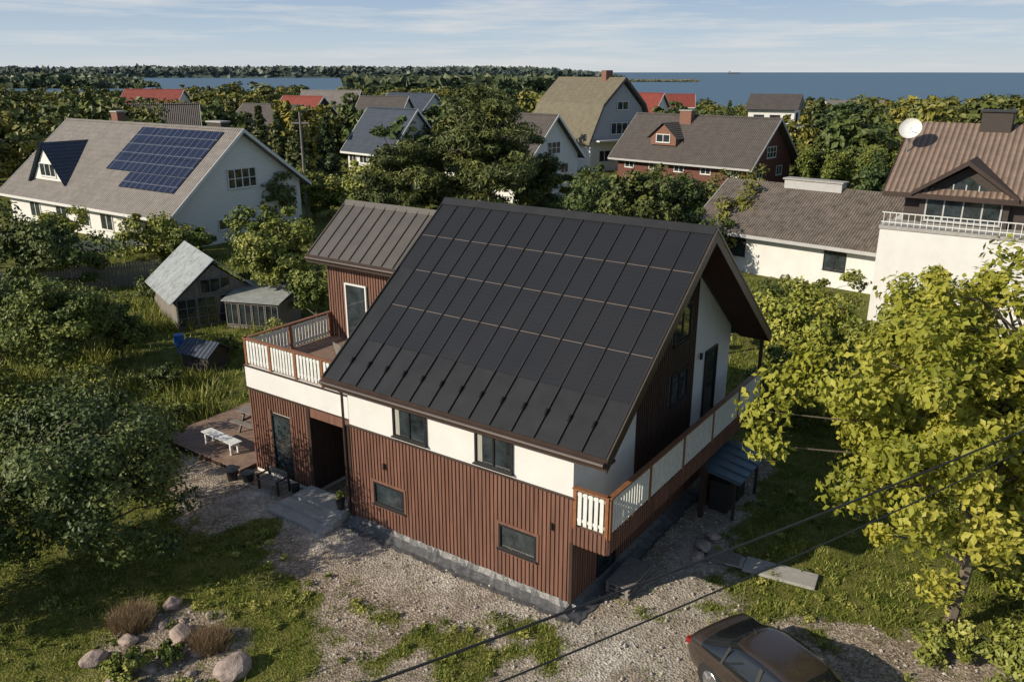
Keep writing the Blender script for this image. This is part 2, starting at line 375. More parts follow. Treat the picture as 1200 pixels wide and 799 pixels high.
bl.box(0.05, .98, -.02, 10.7, 2.3, 2.45, 'deck')
cladding(bl, 'R', .98, -.02, 10.7, 1.98, 2.5, pitch=.12)
cladding(bl, 'F', -.02, .05, .98, 1.98, 2.5, pitch=.12)
for i in range(12): bl.box(0.06, .97, .2+i*.92, .28+i*.92, 2.1, 2.29, 'dbrown')
bl.box(0.06, .97, 10.6, 10.69, 2.0, 2.3, 'brown')
railing(bl, 'y', 1.0, .03, 10.66, 2.56, 3.5, out=1, postgap=2.1)
railing(bl, 'x', -.01, .08, .95, 2.56, 3.5, out=-1)
bl.box(.9, 1.0, 10.55, 10.65, 3.5, 4.62, 'dbrown')
for y in (6.2, 10.5): bl.box(.85, .97, y, y+.12, 0, 1.99, 'dbrown')
bl.obj("balcony", H)
tr = MB()
for i in range(31):
    tr.box(-12.8+i*.157, -12.8+i*.157+.145, .56, 4.25, 3.862, 3.89, 'deck')
railing(tr, 'x', .53, -12.78, -7.98, 3.93, 4.75, out=-1, postgap=1.2)
railing(tr, 'y', -12.78, .55, 4.2, 3.93, 4.75, out=1, postgap=1.8)
tr.box(-12.88, -7.65, .44, .459, 3.02, 3.09, 'dbrown'); tr.box(-12.88, -7.65, .42, .459, 3.82, 3.87, 'dbrown')
tr.obj("roof_terrace", H)
st = MB()
st.box(-10.0, -7.85, -.35, .43, 0, .32, 'conc'); st.box(-10.15, -7.8, -.75, -.351, 0, .21, 'conc'); st.box(-10.3, -7.75, -1.15, -.751, 0, .10, 'conc')
st.obj("entrance_steps", H, bevel=.01)
ps = MB()
for i in range(3): ps.box(.35, 1.05, 1.2+.0, 2.6, .02+i*.14, .05+i*.14, 'gwood')
for i in range(3): ps.box(.37+i*.28, .45+i*.28, 1.21, 2.59, .05, .30, 'gwood')
ps.obj("wooden_side_step", H)
def hp(x, y):
    c, s = math.cos(ROT), math.sin(ROT)
    return HX+c*x-s*y, HY+s*x+c*y
def chair(x, y, z, r):
    e = empty("garden_chair", x, y, z, r); m = MB()
    m.box(-.25, .25, -.25, .25, .40, .44, 'gwood'); m.faces([(-.25, .22, .44), (.25, .22, .44), (.25, .34, .95), (-.25, .34, .95), (-.25, .25, .44), (.25, .25, .44), (.25, .37, .95), (-.25, .37, .95)], [(0, 1, 2, 3), (4, 7, 6, 5), (0, 4, 5, 1), (2, 6, 7, 3), (0, 3, 7, 4), (1, 5, 6, 2)], 'gwood')
    for sx in (-.25, .21):
        for sy in (-.25, .21): m.box(sx, sx+.04, sy, sy+.04, 0, .399, 'gwood')
        m.box(sx, sx+.04, -.25, .25, .62, .65, 'gwood'); m.box(sx, sx+.04, -.25, -.21, .44, .619, 'gwood')
    m.obj("seat_back_legs", e)
for a, b, r in ((-10.2, 3.2, .4), (-9.3, 3.3, -.3), (-9.6, 2.0, 2.9)):
    q = hp(a, b); chair(q[0], q[1], 3.89, ROT+r)
DK = empty("garden_deck", HX, HY, 0, ROT); dk = MB()
for i in range(30): dk.box(-17.6, -12.95, -.1+i*.15, .035+i*.15, .17, .20, 'deck')
dk.box(-17.58, -12.97, -.08, 4.35, .02, .168, 'brownd')
dk.obj("deck_boards", DK)
def picnic(x, y, r):
    e = empty("picnic_table", x, y, .2, r); m = MB()
    for i in range(5): m.box(-.95, .95, -.4+i*.16, -.4+i*.16+.145, .72, .76, 'gwood')
    for sy in (-.78, .55):
        for i in range(2): m.box(-.95, .95, sy+i*.125, sy+i*.125+.115, .43, .47, 'gwood')
    for sx in (-.7, .62):
        m.box(sx, sx+.08, -.75, .75, .37, .429, 'dbrown'); m.box(sx, sx+.08, -.38, .38, .66, .719, 'dbrown')
        for sg in (-1, 1):
            m.faces([(sx+.01, sg*.25-.04, .7), (sx+.07, sg*.25-.04, .7), (sx+.07, sg*.25+.04, .7), (sx+.01, sg*.25+.04, .7),
                     (sx+.01, sg*.6-.04, 0), (sx+.07, sg*.6-.04, 0), (sx+.07, sg*.6+.04, 0), (sx+.01, sg*.6+.04, 0)],
                    [(0, 1, 2, 3), (4, 7, 6, 5), (0, 4, 5, 1), (1, 5, 6, 2), (2, 6, 7, 3), (3, 7, 4, 0)], 'dbrown')
    m.obj("tabletop_and_benches", e)
px, py = hp(-14.9, 2.5); picnic(px, py, ROT+.1)
def bench(name, x, y, r, L=1.9, k='whitep', zb=.2):
    e = empty(name, x, y, zb, r); m = MB()
    for i in range(3): m.box(-L/2, L/2, -.21+i*.145, -.21+i*.145+.13, .43, .46, k)
    for sx in (-L/2+.15, L/2-.23):
        m.box(sx, sx+.08, -.18, -.10, 0, .429, k); m.box(sx, sx+.08, .10, .18, 0, .429, k); m.box(sx+.01, sx+.07, -.099, .099, .3, .36, k)
    m.obj("seat_and_legs", e)
px, py = hp(-14.9, .65); bench("garden_bench", px, py, ROT-.05)
def armbench(x, y, r):
    e = empty("slatted_bench", x, y, .0, r); m = MB()
    for i in range(4): m.box(-.5, .5, -.22+i*.11, -.22+i*.11+.09, .36, .39, 'gwood')
    for i in range(2): m.box(-.5, .5, .24, .27, .46+i*.13, .55+i*.13, 'gwood')
    for sx in (-.5, .44):
        m.box(sx, sx+.06, -.22, -.16, 0, .50, 'dbrown'); m.box(sx, sx+.06, .24, .30, 0, .7, 'dbrown'); m.box(sx, sx+.06, -.24, .239, .501, .54, 'dbrown')
    m.obj("bench_frame", e)
px, py = hp(-11.2, -.15); armbench(px, py, ROT)
for (a, b, r, h) in ((-12.9, -.45, .2, .35), (-12.4, -.2, .22, .3), (-13.3, -.2, .15, .25), (-10.4, .1, .14, .3), (-8.1, -.1, .14, .3)):
    px, py = hp(a, b); e = empty("plant_pot", px, py, .32 if a > -10 else 0, 0); m = MB(); m.cyl((0, 0, 0), (0, 0, h), r*.75, r, 'black', 14); m.cyl((0, 0, h), (0, 0, h+.03), r*1.06, r*1.06, 'black', 14); m.obj("pot", e)
def boulder(x, y, r, seed):
    bm = bmesh.new(); bmesh.ops.create_icosphere(bm, subdivisions=3, radius=1)
    rr = random.Random(seed); ks = [Vector((rr.uniform(-1, 1), rr.uniform(-1, 1), rr.uniform(-1, 1))).normalized() for _ in range(14)]
    for v in bm.verts:
        d = v.co.normalized(); s = 1
        for k in ks:
            t = d.dot(k)
            if t > .72: s = min(s, .72/t+.05)
        v.co = d*s*(1+.03*rr.uniform(-1, 1)); v.co.x *= r*1.25; v.co.y *= r; v.co.z *= r*.75
    me = bpy.data.meshes.new("boulder"); bm.to_mesh(me); bm.free(); me.materials.append(M['rock'])
    o = bpy.data.objects.new("boulder", me); o.location = (x, y, r*.3); o.rotation_euler = (0, 0, seed); COL.objects.link(o)
for i, (x, y, r) in enumerate([(-8.7, 17.7, .24), (-8.0, 16.5, .32), (-9.2, 16.3, .22), (-6.4, 15.3, .40), (-8.6, 16.9, .14), (-7.4, 15.9, .16), (-9.7, 15.6, .27), (-7.0, 16.6, .13), (-8.3, 15.4, .18), (5.2, 19.9, .2), (5.5, 20.4, .25), (5.9, 20.9, .2), (-9.9, 17.2, .16), (-7.6, 17.3, .12), (-9.0, 15.0, .13), (-7.3, 15.2, .12), (-9.5, 16.6, .1), (-8.2, 17.1, .1)]):
    boulder(x, y, r, i+1)

# ---------------------------------------------------------------- generic house
def gable_house(name, x, y, rot, L, W, ze, zr, wall, roof, oh=.5, wins=True, chim=None, base=0, fk='framew', ridge_off=0, ze2=None, nwin=4):
    e = empty(name, x, y, base, rot)
    ze2 = ze if ze2 is None else ze2
    ry = W/2+ridge_off
    m = MB(); m.prx([(0, -.5), (W, -.5), (W, ze2), (ry, zr), (0, ze)], -L, 0, wall); m.obj("walls", e)
    m = MB()
    s1 = (zr-ze)/ry; s2 = (zr-ze2)/(W-ry); t = .22
    m.prx([(-oh, ze-oh*s1+t), (ry, zr+t), (W+oh, ze2-oh*s2+t), (W+oh, ze2-oh*s2+.02), (ry, zr+.02), (-oh, ze-oh*s1+.02)], -L-oh, oh, roof)
    for xa, xb in ((oh+.001, oh+.05), (-L-oh-.05, -L-oh-.001)):
        m.slope(xa, xb, -oh, ze-oh*s1, ry, zr, -.02, t+.05, fk); m.slope(xa, xb, ry, zr, W+oh, ze2-oh*s2, -.02, t+.05, fk)
    m.box(-L-oh, oh, -oh-.08, -oh-.001, ze-oh*s1-.02, ze-oh*s1+t-.02, fk)
    m.prx([(ry-.2, zr+t-.1), (ry, zr+t+.06), (ry+.2, zr+t-.1)], -L-oh, oh, roof)
    m.obj("roof", e)
    if wins:
        m = MB()
        for i in range(nwin):
            c = -L+(i+.5)*L/nwin
            if ze > 2.2: window(m, 'F', 0, c-.7, c+.7, ze-1.7, ze-.5, fk='framew', ft=.09)
            if ze > 5: window(m, 'F', 0, c-.7, c+.7, ze-4.4, ze-3.1, fk='framew', ft=.09)
        window(m, 'R', 0, ry-1.1, ry+1.1, ze+.2, min(ze+1.5, zr-1), fk='framew', ft=.09, hbar=1, mull=2)
        for q in (.25, .72):
            if ze > 2.2: window(m, 'R', 0, W*q-.7, W*q+.7, ze-1.9, ze-.8, fk='framew', ft=.09)
        m.obj("windows", e)
    if chim:
        m = MB()
        for cx, cy, ch, w, k in chim:
            m.box(cx-w, cx+w, cy-.4, cy+.4, zr-1.5, zr+ch, k); m.box(cx-w-.08, cx+w+.08, cy-.48, cy+.48, zr+ch+.001, zr+ch+.12, 'conc')
        m.obj("chimneys", e)
    return e
n1x, n1y = hp(-47, 20.2)
N1 = gable_house("white_siding_house", n1x, n1y, ROT, 25, 12.6, 2.9, 8.5, 'siding', 'r_grey', oh=.7, ze2=4.2, ridge_off=.5, wins=False,
                 chim=[(-3.0, 7.2, .6, .9, 'darkwall'), (-18, 7.5, 1.0, .5, 'brick')])
m = MB()
window(m, 'R', 0, 5.3, 8.1, 4.1, 5.7, fk='framew', mull=3, hbar=1, ft=.1, proud=.09)
window(m, 'R', 0, 4.0, 6.2, 1.0, 1.9, fk='framew', mull=1, ft=.09); window(m, 'R', 0, 8.6, 10, 1.4, 2.4, fk='framew', ft=.09)
for c in (-4, -9.0, -12.5, -16, -20.5): window(m, 'F', 0, c-.9, c+.9, .7, 2.1, fk='framew', mull=1, ft=.09)
m.obj("windows", N1)
s1 = (8.5-2.9)/6.8
def r1(y): return 2.9+y*s1+.22
m = MB()
dx = -19.0
m.pry([(dx-2.7, r1(1.0)), (dx+2.7, r1(1.0)), (dx, r1(1.0)+3.0)], .9, 6.0, 'siding')
m.faces([(dx-3.1, .5, r1(1.0)-.25), (dx, .5, r1(1.0)+3.25), (dx, 5.6, r1(1.0)+3.25), (dx-3.1, 1.6, r1(1.0)-.25)], [(0, 1, 2, 3)], 'r_blue')
m.faces([(dx+3.1, .5, r1(1.0)-.25), (dx, .5, r1(1.0)+3.25), (dx, 5.6, r1(1.0)+3.25), (dx+3.1, 1.6, r1(1.0)-.25)], [(0, 3, 2, 1)], 'r_blue')
window(m, 'F', .9, dx-1.3, dx+1.3, r1(1.0)+.3, r1(1.0)+1.5, fk='framew', mull=2, ft=.1)
m.obj("dormer", N1)
m = MB()
for i in range(9):
    for r in range(4):
        if r == 0 and i < 3: continue
        xa = -12.4+i*1.25; ya = 1.2+r*1.3
        m.slope(xa, xa+1.2, ya, r1(ya), ya+1.25, r1(ya+1.25), .05, .1, 'pv2')
m.obj("solar_panels", N1)
gable_house("white_gable_house", 1.6, 84, ROT-.1, 12, 8.5, 4.6, 8.6, 'white', 'r_dark', oh=.6, chim=[(-6, 4, 1, .4, 'brick')])
gable_house("white_gable_house", -13.6, 93, ROT-.15, 8, 7.5, 4.6, 8.8, 'white', 'r_blue', oh=.6)
N5 = gable_house("dark_brown_house", 26.3, 92.0, math.radians(-44), 18, 10, 3.4, 7.8, 'redwall', 'r_dark', oh=.9, nwin=5, fk='greyw', chim=[(-11, 4.2, .7, .8, 'brick')])
m = MB(); dx = -12
m.pry([(dx-1.8, 4.6), (dx+1.8, 4.6), (dx+1.8, 5.6), (dx, 7.0), (dx-1.8, 5.6)], .8, 4.8, 'brick')
m.faces([(dx-2.2, .5, 5.35), (dx, .5, 7.2), (dx, 5.0, 7.2), (dx-2.2, 5.0, 5.35)], [(0, 1, 2, 3)], 'r_dark')
m.faces([(dx+2.2, .5, 5.35), (dx, .5, 7.2), (dx, 5.0, 7.2), (dx+2.2, 5.0, 5.35)], [(0, 3, 2, 1)], 'r_dark')
window(m, 'F', .8, dx-1, dx+1, 4.9, 5.9, fk='framew', mull=1, ft=.09)
m.obj("dormer", N5)
N4 = empty("mansard_roof_house", 10.6, 113, 0, math.radians(-56))
m = MB(); m.box(-14, 0, 0, 11, -.5, 4.0, 'white'); m.prx([(.2, 4.0), (10.8, 4.0), (9.0, 8.3), (5.5, 11.6), (2.0, 8.3)], -13.9, -.05, 'greyw'); m.obj("walls", N4)
m = MB()
for ya, za, yb, zb in ((-.6, 3.6, 1.7, 8.5), (1.7, 8.5, 5.5, 12.0), (5.5, 12.0, 9.3, 8.5), (9.3, 8.5, 11.6, 3.6)):
    m.slope(-14.6, .5, ya, za, yb, zb, 0, .3, 'r_olive'); m.slope(.501, .56, ya, za, yb, zb, -.1, .35, 'r_dark')
m.obj("roof", N4)
m = MB(); window(m, 'R', 0, 3.5, 7.5, 4.8, 6.4, fk='framew', mull=3, ft=.1); window(m, 'R', 0, 1.5, 4.5, 1.2, 2.8, fk='framew', mull=2, ft=.1); window(m, 'R', 0, 6.5, 9.5, 1.2, 2.8, fk='framew', mull=2, ft=.1); window(m, 'R', 0, 4.5, 6.5, 8.0, 9.2, fk='framew', ft=.1)
m.box(-.02, 1.3, .5, 10.5, 4.0, 4.2, 'framew'); m.obj("windows", N4)
m = MB(); m.box(-4, -3, 4.9, 6.1, 10.5, 13.2, 'brick'); m.obj("chimney", N4)
N6 = gable_house("low_white_house", 22.7, 48.0, math.radians(-43), 12.8, 9.0, 2.9, 5.35, 'white', 'r_old', oh=.7, wins=False, fk='greyw')
m = MB(); window(m, 'F', 0, -10.8, -9.4, 1.1, 2.3, fk='frame'); window(m, 'F', 0, -4.0, -2.6, 1.1, 2.3, fk='frame')
m.box(-9.0, -5.0, 4.1, 4.9, 4.6, 5.95, 'greyw'); m.box(-9.1, -4.9, 4.0, 5.0, 5.951, 6.05, 'conc'); m.obj("windows_and_chimney", N6)
n7x, n7y = hp(0.3, 31.3)
N7 = empty("white_house_with_brown_upper_floor", n7x, n7y, 0, ROT)
m = MB(); m.box(0, 22, 0, 14, -.5, 5.1, 'white'); m.box(-.06, 22.05, -.06, 2.4, 5.101, 5.28, 'conc')
m.box(.6, 22, 2.6, 12, 5.102, 7.2, 'darkwall')
m.prx([(2.6, 7.2), (12, 7.2), (7.3, 10.0)], .61, 22, 'darkwall'); m.obj("walls", N7)
m = MB()
m.prx([(1.7, 6.85), (7.3, 10.25), (12.8, 6.85), (12.8, 6.65), (7.3, 10.0), (1.7, 6.65)], -.4, 23, 'r_brown')
m.slope(-.46, -.401, 1.7, 6.85, 7.3, 10.25, -.25, .04, 'dbrown'); m.box(-.4, 23, 1.62, 1.699, 6.6, 6.86, 'dbrown')
m.pry([(1.4, 5.3), (5.6, 5.3), (5.6, 6.9), (3.5, 8.3), (1.4, 6.9)], 2.2, 6.0, 'darkwall')
m.pry([(1.0, 6.75), (3.5, 8.45), (6.0, 6.75), (6.0, 6.95), (3.5, 8.68), (1.0, 6.95)], 1.5, 5.0, 'dbrown')
m.obj("roof", N7)
m = MB(); window(m, 'F', 2.2, 1.7, 5.3, 5.4, 6.8, mull=3, ft=.08, fk='greyw')
m.pry([(2.0, 6.85), (5.0, 6.85), (3.5, 7.85)], 2.17, 2.199, 'glass')
for q in (2.9, 3.5, 4.1): m.box(q-.03, q+.03, 2.13, 2.169, 6.85, 7.4, 'greyw')
window(m, 'F', 2.6, 7.5, 9.3, 5.6, 6.7, fk='framew', ft=.08); window(m, 'F', 2.6, 11, 13, 5.6, 6.7, fk='framew', ft=.08)
window(m, 'F', 0, 8, 9.6, 1.2, 2.6, fk='framew'); m.obj("windows", N7)
m = MB()
for i in range(46): m.box(.1+i*.3, .13+i*.3, 0.0, .03, 5.3, 6.0, 'whitep')
for z in (5.45, 5.95): m.box(0, 14, -.01, .04, z, z+.05, 'whitep')
m.obj("terrace_rail", N7)
m = MB(); m.box(3.2, 4.7, 6.6, 7.8, 9.2, 10.9, 'darkwall'); m.box(3.1, 4.8, 6.5, 7.9, 10.901, 11.0, 'black'); m.obj("chimney", N7)
bm = bmesh.new(); bmesh.ops.create_uvsphere(bm, u_segments=24, v_segments=24, radius=1.0)
for v in [v for v in bm.verts if v.co.z > -.6]: bm.verts.remove(v)
for v in bm.verts: v.co.z += .8
me = bpy.data.meshes.new("dish_bowl"); bm.to_mesh(me); bm.free(); me.materials.append(M['framew'])
dish = bpy.data.objects.new("dish_bowl", me); COL.objects.link(dish)
sde = empty("satellite_dish", *hp(.3, 36.0)[:2], 9.2, 0); dish.parent = sde; dish.rotation_euler = (math.radians(62), 0, math.radians(-35)); dish.location = (0, 0, .75); dish.scale = (.75, .75, .75)
m = MB(); m.cyl((0, 0, -2.5), (0, .1, .6), .04, .04, 'steel', 6); m.cyl((0, 0, .7), (-.3, -.7, .9), .02, .02, 'steel', 6); m.obj("mast", sde)

def at(u, Y): return (u-600)/955*(.95*Y+3.2)
far = [("red_roof_house", 362, 150, -30, 9, 8, 5.0, 8.6, 'darkwall', 'r_red'), ("dark_roof_house", 330, 125, -34, 13, 9, 4.2, 8.0, 'redwall', 'r_dark'),
       ("grey_roof_house", 235, 115, 20, 10, 8, 3.8, 8.6, 'darkwall', 'r_dark'), ("white_town_house", 492, 170, -35, 12, 9, 5, 8.6, 'white', 'r_blue'),
       ("white_town_house", 466, 150, -20, 9, 8, 4.8, 8.6, 'white', 'r_dark'), ("red_roof_house", 762, 165, -40, 12, 8, 4.6, 8.8, 'white', 'r_red'),
       ("red_roof_house", 812, 230, -10, 12, 8, 4.0, 7.0, 'white', 'r_red'), ("grey_roof_house", 415, 200, -10, 14, 9, 4.6, 8.6, 'greyw', 'r_grey'),
       ("red_roof_house", 205, 190, -10, 14, 9, 5.0, 9.0, 'white', 'r_red'), ("grey_roof_house", 1040, 240, 0, 16, 9, 3, 5.0, 'white', 'r_grey')]
for nme, u, Y, r, L_, W_, ze, zr, wa, ro in far:
    gable_house(nme, at(u, Y), Y, math.radians(r), L_, W_, ze, zr, wa, ro, nwin=4)
N8 = empty("modern_white_house", at(915, 150), 150, 0, math.radians(-25))
m = MB(); m.box(-6, 2, 0, 9, -.5, 6.5, 'white'); m.box(2.001, 12, -2, 8, -.5, 3.4, 'white'); m.box(2.0, 12.1, -2.1, 8.1, 3.401, 3.7, 'framew')
m.prx([(-.8, 6.6), (9.8, 6.6), (4.5, 9.2)], -6.6, 2.6, 'r_dark'); m.obj("walls", N8)
m = MB()
for z in (1, 4.2):
    for x in (-5, -2.2): window(m, 'F', 0, x, x+1.8, z, z+1.5, fk='frame')
window(m, 'F', -2, 4, 10, .8, 2.6, mull=4); window(m, 'R', 2, 2, 5, 4.3, 6)
m.obj("windows", N8)
GA = math.atan2(-.825, .565)
G = empty("greenhouse_shed", -17.6, 41.0, 0, GA)
Wg, Lg = 4.3, 5.6
m = MB(); m.prx([(0.05, 0), (Wg-.05, 0), (Wg-.05, 1.6), (Wg/2, 3.3), (0.05, 1.6)], -Lg, -.12, 'gwood')
m.obj("walls", G)
m = MB()
m.prx([(-.3, 1.55), (Wg/2, 3.65), (Wg+.3, 1.55), (Wg+.3, 1.50), (Wg/2, 3.60), (-.3, 1.50)], -Lg-.3, .25, 'r_poly'); m.obj("roof", G)
m = MB()
for i in range(4):
    y0_ = .08+i*(Wg-.16)/4; window(m, 'R', -.12, y0_, y0_+(Wg-.16)/4-.03, .1, 1.65, w=.01, proud=.08, fk='gwood', mull=1, hbar=2, ft=.05, sill=False)
window(m, 'R', -.12, Wg/2-.8, Wg/2+.8, 1.8, 2.6, w=.01, proud=.08, fk='gwood', mull=2, ft=.05, sill=False); m.obj("glazing", G)
G2 = empty("cold_frame_greenhouse", -13.9, 41.4, 0, math.radians(-14))
m = MB(); m.box(-1.4, 1.8, 0, 2.2, 0, 1.5, 'gwood'); m.prx([(-.2, 1.5), (2.4, 2.0), (2.4, 2.05), (-.2, 1.55)], -1.5, 1.9, 'polyc')
for i in range(4): window(m, 'F', 0, -1.35+i*.78, -1.35+i*.78+.74, .2, 1.4, fk='gwood', mull=1, ft=.04, sill=False)
m.obj("frame", G2)
dgx, dgy = hp(-23.1, 5.3)
DG = empty("dog_house", dgx, dgy, 0, ROT+.15)
m = MB(); m.prx([(0, .1), (1.2, .1), (1.2, .85), (.6, 1.2), (0, .85)], -.8, .8, 'darkwall'); m.box(-.2, .2, -.01, 0, .15, .7, 'black')
m.prx([(-.2, .75), (.6, 1.25), (1.4, .75), (1.4, .80), (.6, 1.32), (-.2, .80)], -1.0, 1.0, 'r_blue'); m.box(-.75, .75, 0.03, 1.15, 0, .099, 'gwood'); m.obj("kennel", DG)
e = empty("blue_barrel", -16.6, 38.6, 0, 0); m = MB(); m.cyl((0, 0, 0), (0, 0, .3), .22, .26, 'blue', 14); m.cyl((0, 0, .301), (0, 0, .6), .26, .23, 'blue', 14); m.obj("barrel", e)
def fence(name, pts, h=1.6, k='gwood', pitch=.16):
    e = empty(name, 0, 0, 0, 0); m = MB()
    for (ax, ay), (bx, by) in zip(pts[:-1], pts[1:]):
        d = Vector((bx-ax, by-ay)); n = int(d.length/pitch); t = d.normalized(); o = Vector((-t.y, t.x))
        for i in range(n):
            p = Vector((ax, ay))+t*(i*pitch); hh = h+random.uniform(-.06, .06); w = pitch*.8
            q = [p+o*.012, p+t*w+o*.012, p+t*w-o*.012, p-o*.012]
            m.faces([(a.x, a.y, .03) for a in q]+[(a.x, a.y, hh) for a in q], [(0, 3, 2, 1), (4, 5, 6, 7), (0, 1, 5, 4), (1, 2, 6, 5), (2, 3, 7, 6), (3, 0, 4, 7)], k)
        for z in (.4, h-.35):
            q = [Vector((ax, ay))+o*.05, Vector((bx, by))+o*.05, Vector((bx, by))+o*.014, Vector((ax, ay))+o*.014]
            m.faces([(a.x, a.y, z) for a in q]+[(a.x, a.y, z+.08) for a in q], [(0, 3, 2, 1), (4, 5, 6, 7), (0, 1, 5, 4), (1, 2, 6, 5), (2, 3, 7, 6), (3, 0, 4, 7)], k)
    m.obj("boards", e)
fence("wooden_fence", [(-42, 43.5), (-31.5, 47.5), (-22.3, 51.2)], 1.6)
fence("picket_fence", [(-33, 60), (-27.5, 62.5)], 1.0, 'whitep', .2)
bx_, by_ = hp(.75, 6.6)
B = empty("bin_shed", bx_, by_, 0, ROT)
m = MB()
for x in (0, 1.0):
    for y in (0, 2.0): m.box(x, x+.08, y, y+.08, 0, 1.3, 'dbrown')
m.pry([(-.15, 1.52), (1.25, 1.28), (1.25, 1.33), (-.15, 1.57)], -.15, 2.25, 'binroof')
for i in range(5): m.pry([(-.15, 1.57), (1.25, 1.33), (1.25, 1.37), (-.15, 1.61)], -.1+i*.5, -.07+i*.5, 'binroof')
for i in range(8): m.box(.02, .05, .1+i*.24, .3+i*.24, .1, 1.25, 'brown')
m.box(.2, .8, .2, .85, .05, 1.0, 'black'); m.box(.17, .83, .15, .9, 1.001, 1.06, 'black'); m.box(.2, .8, 1.1, 1.75, .05, .95, 'black'); m.box(.17, .83, 1.05, 1.8, .951, 1.02, 'black')
m.obj("shelter", B)
e = empty("concrete_slab", 7.3, 19.1, 0, math.radians(-28)); m = MB(); m.box(-.95, .95, -.35, .35, .01, .1, 'conc'); m.box(-1.6, -.97, -.25, .3, .01, .07, 'conc'); m.obj("slab", e, bevel=.01)
e = empty("wooden_plank", 6.1, 19.8, 0, math.radians(-24)); m = MB(); m.box(-.6, .3, -.3, .3, .01, .08, 'gwood'); m.obj("slab", e)

# ---------------------------------------------------------------- car
def car(x, y, heading):
    E = empty("parked_car", x, y, 0, heading)
    st = [(-2.26, .40, .55, .74, .80, .62, .74, .74, .58), (-2.20, .28, .57, .93, 1.02, .74, .86, .84, .68), (-2.0, .22, .57, .97, 1.09, .79, .895, .87, .72), (-1.78, .2, .57, .98, 1.13, .8, .91, .88, .73),
          (-1.10, .2, .57, .98, 1.42, .8, .915, .89, .64), (-.5, .2, .57, .96, 1.48, .8, .915, .89, .63), (.15, .2, .57, .95, 1.48, .8, .915, .89, .63), (.50, .2, .57, .94, 1.40, .8, .915, .89, .64), (1.28, .2, .57, .93, 1.07, .8, .91, .88, .74),
          (1.7, .2, .56, .89, 1.00, .79, .90, .86, .70), (2.05, .24, .52, .78, .90, .74, .86, .80, .62), (2.22, .3, .5, .64, .74, .64, .76, .70, .5), (2.30, .36, .47, .55, .60, .48, .6, .55, .4)]
    vs = []; n = len(st)
    for (px, zb, zm, zl, zt, wb, wm, wl_, wt) in st:
        row = [(wb, zb), (wm, zm), (wl_, zl), (wt, zt), (0, zt+.03)]
        for w, z in row: vs.append((px, -w, z))
        for w, z in row[::-1][1:]: vs.append((px, w, z))
    k = 9; fs = []; mi = []
    for i in range(n-1):
        for j in range(k-1):
            fs.append((i*k+j, (i+1)*k+j, (i+1)*k+j+1, i*k+j+1))
            g = 0
            if j in (2, 5) and 3 <= i <= 7: g = 1
            if j in (3, 4) and i in (3, 7): g = 1
            mi.append(g)
        fs.append((i*k+k-1, (i+1)*k+k-1, (i+1)*k, i*k)); mi.append(2)
    fs.append(tuple(range(k))); mi.append(0); fs.append(tuple((n-1)*k+j for j in range(k-1, -1, -1))); mi.append(0)
    me = bpy.data.meshes.new("car_body"); me.from_pydata(vs, [], fs)
    for q in ('carpaint', 'carglass', 'black'): me.materials.append(M[q])
    me.polygons.foreach_set("material_index", mi); me.polygons.foreach_set("use_smooth", [True]*len(fs))
    bm = bmesh.new(); bm.from_mesh(me); bmesh.ops.recalc_face_normals(bm, faces=bm.faces)
    cl_ = bm.edges.layers.float.new("crease_edge")
    for ed in bm.edges:
        ms = {f.material_index for f in ed.link_faces}
        if len(ms) > 1: ed[cl_] = .6
        elif all(abs(v.co.z) < 1.0 and abs(v.co.z) > .7 for v in ed.verts): ed[cl_] = .3
    bm.to_mesh(me); bm.free()
    o = bpy.data.objects.new("car_body", me); COL.objects.link(o); o.parent = E
    sd = o.modifiers.new("sub", 'SUBSURF'); sd.levels = 2; sd.render_levels = 2
    m = MB()
    for wxp in (-1.38, 1.38):
        for s in (-1, 1):
            m.cyl((wxp, s*.70, .33), (wxp, s*.895, .33), .33, .33, 'rubber', 28); m.cyl((wxp, s*.896, .33), (wxp, s*.905, .33), .22, .21, 'alu', 20)
            m.cyl((wxp, s*.72, .36), (wxp, s*.893, .36), .38, .38, 'black', 28)
            for q in range(5):
                a = q*2*math.pi/5; m.cyl((wxp+.05*math.cos(a), s*.91, .33+.05*math.sin(a)), (wxp+.2*math.cos(a), s*.908, .33+.2*math.sin(a)), .022, .018, 'steel', 5)
    for s in (-1, 1):
        m.box(-2.235, -2.0, s*.79-.06, s*.79+.06, .76, .90, 'red'); m.box(2.0, 2.15, s*.70-.06, s*.70+.08, .62, .72, 'polyc')
        m.box(.98, 1.13, s*.99-.1, s*.99+.06, .96, 1.08, 'carpaint')
        m.faces([(-.22, s*.893, .95), (-.13, s*.893, .95), (-.15, s*.69, 1.41), (-.24, s*.69, 1.41)], [(0, 1, 2, 3)], 'black')
        m.faces([(-1.15, s*.893, .97), (-1.09, s*.893, .97), (-1.02, s*.72, 1.36), (-1.08, s*.72, 1.36)], [(0, 1, 2, 3)], 'black')
        for hx in (-.75, .25): m.box(hx, hx+.2, s*.905-.012, s*.905+.012, .83, .86, 'carpaint')
    m.box(-2.28, -2.25, -.26, .26, .60, .71, 'framew')
    m.obj("wheels_and_trim", E)
    m = MB(); m.cyl((-1.0, 0, 1.42), (-1.1, 0, 1.54), .012, .005, 'black', 6); m.obj("antenna", E)
ax_ = Vector((.50, -.866)).normalized()
car(4.70+ax_.x*2.2, 15.80+ax_.y*2.2, math.atan2(ax_.y, ax_.x))

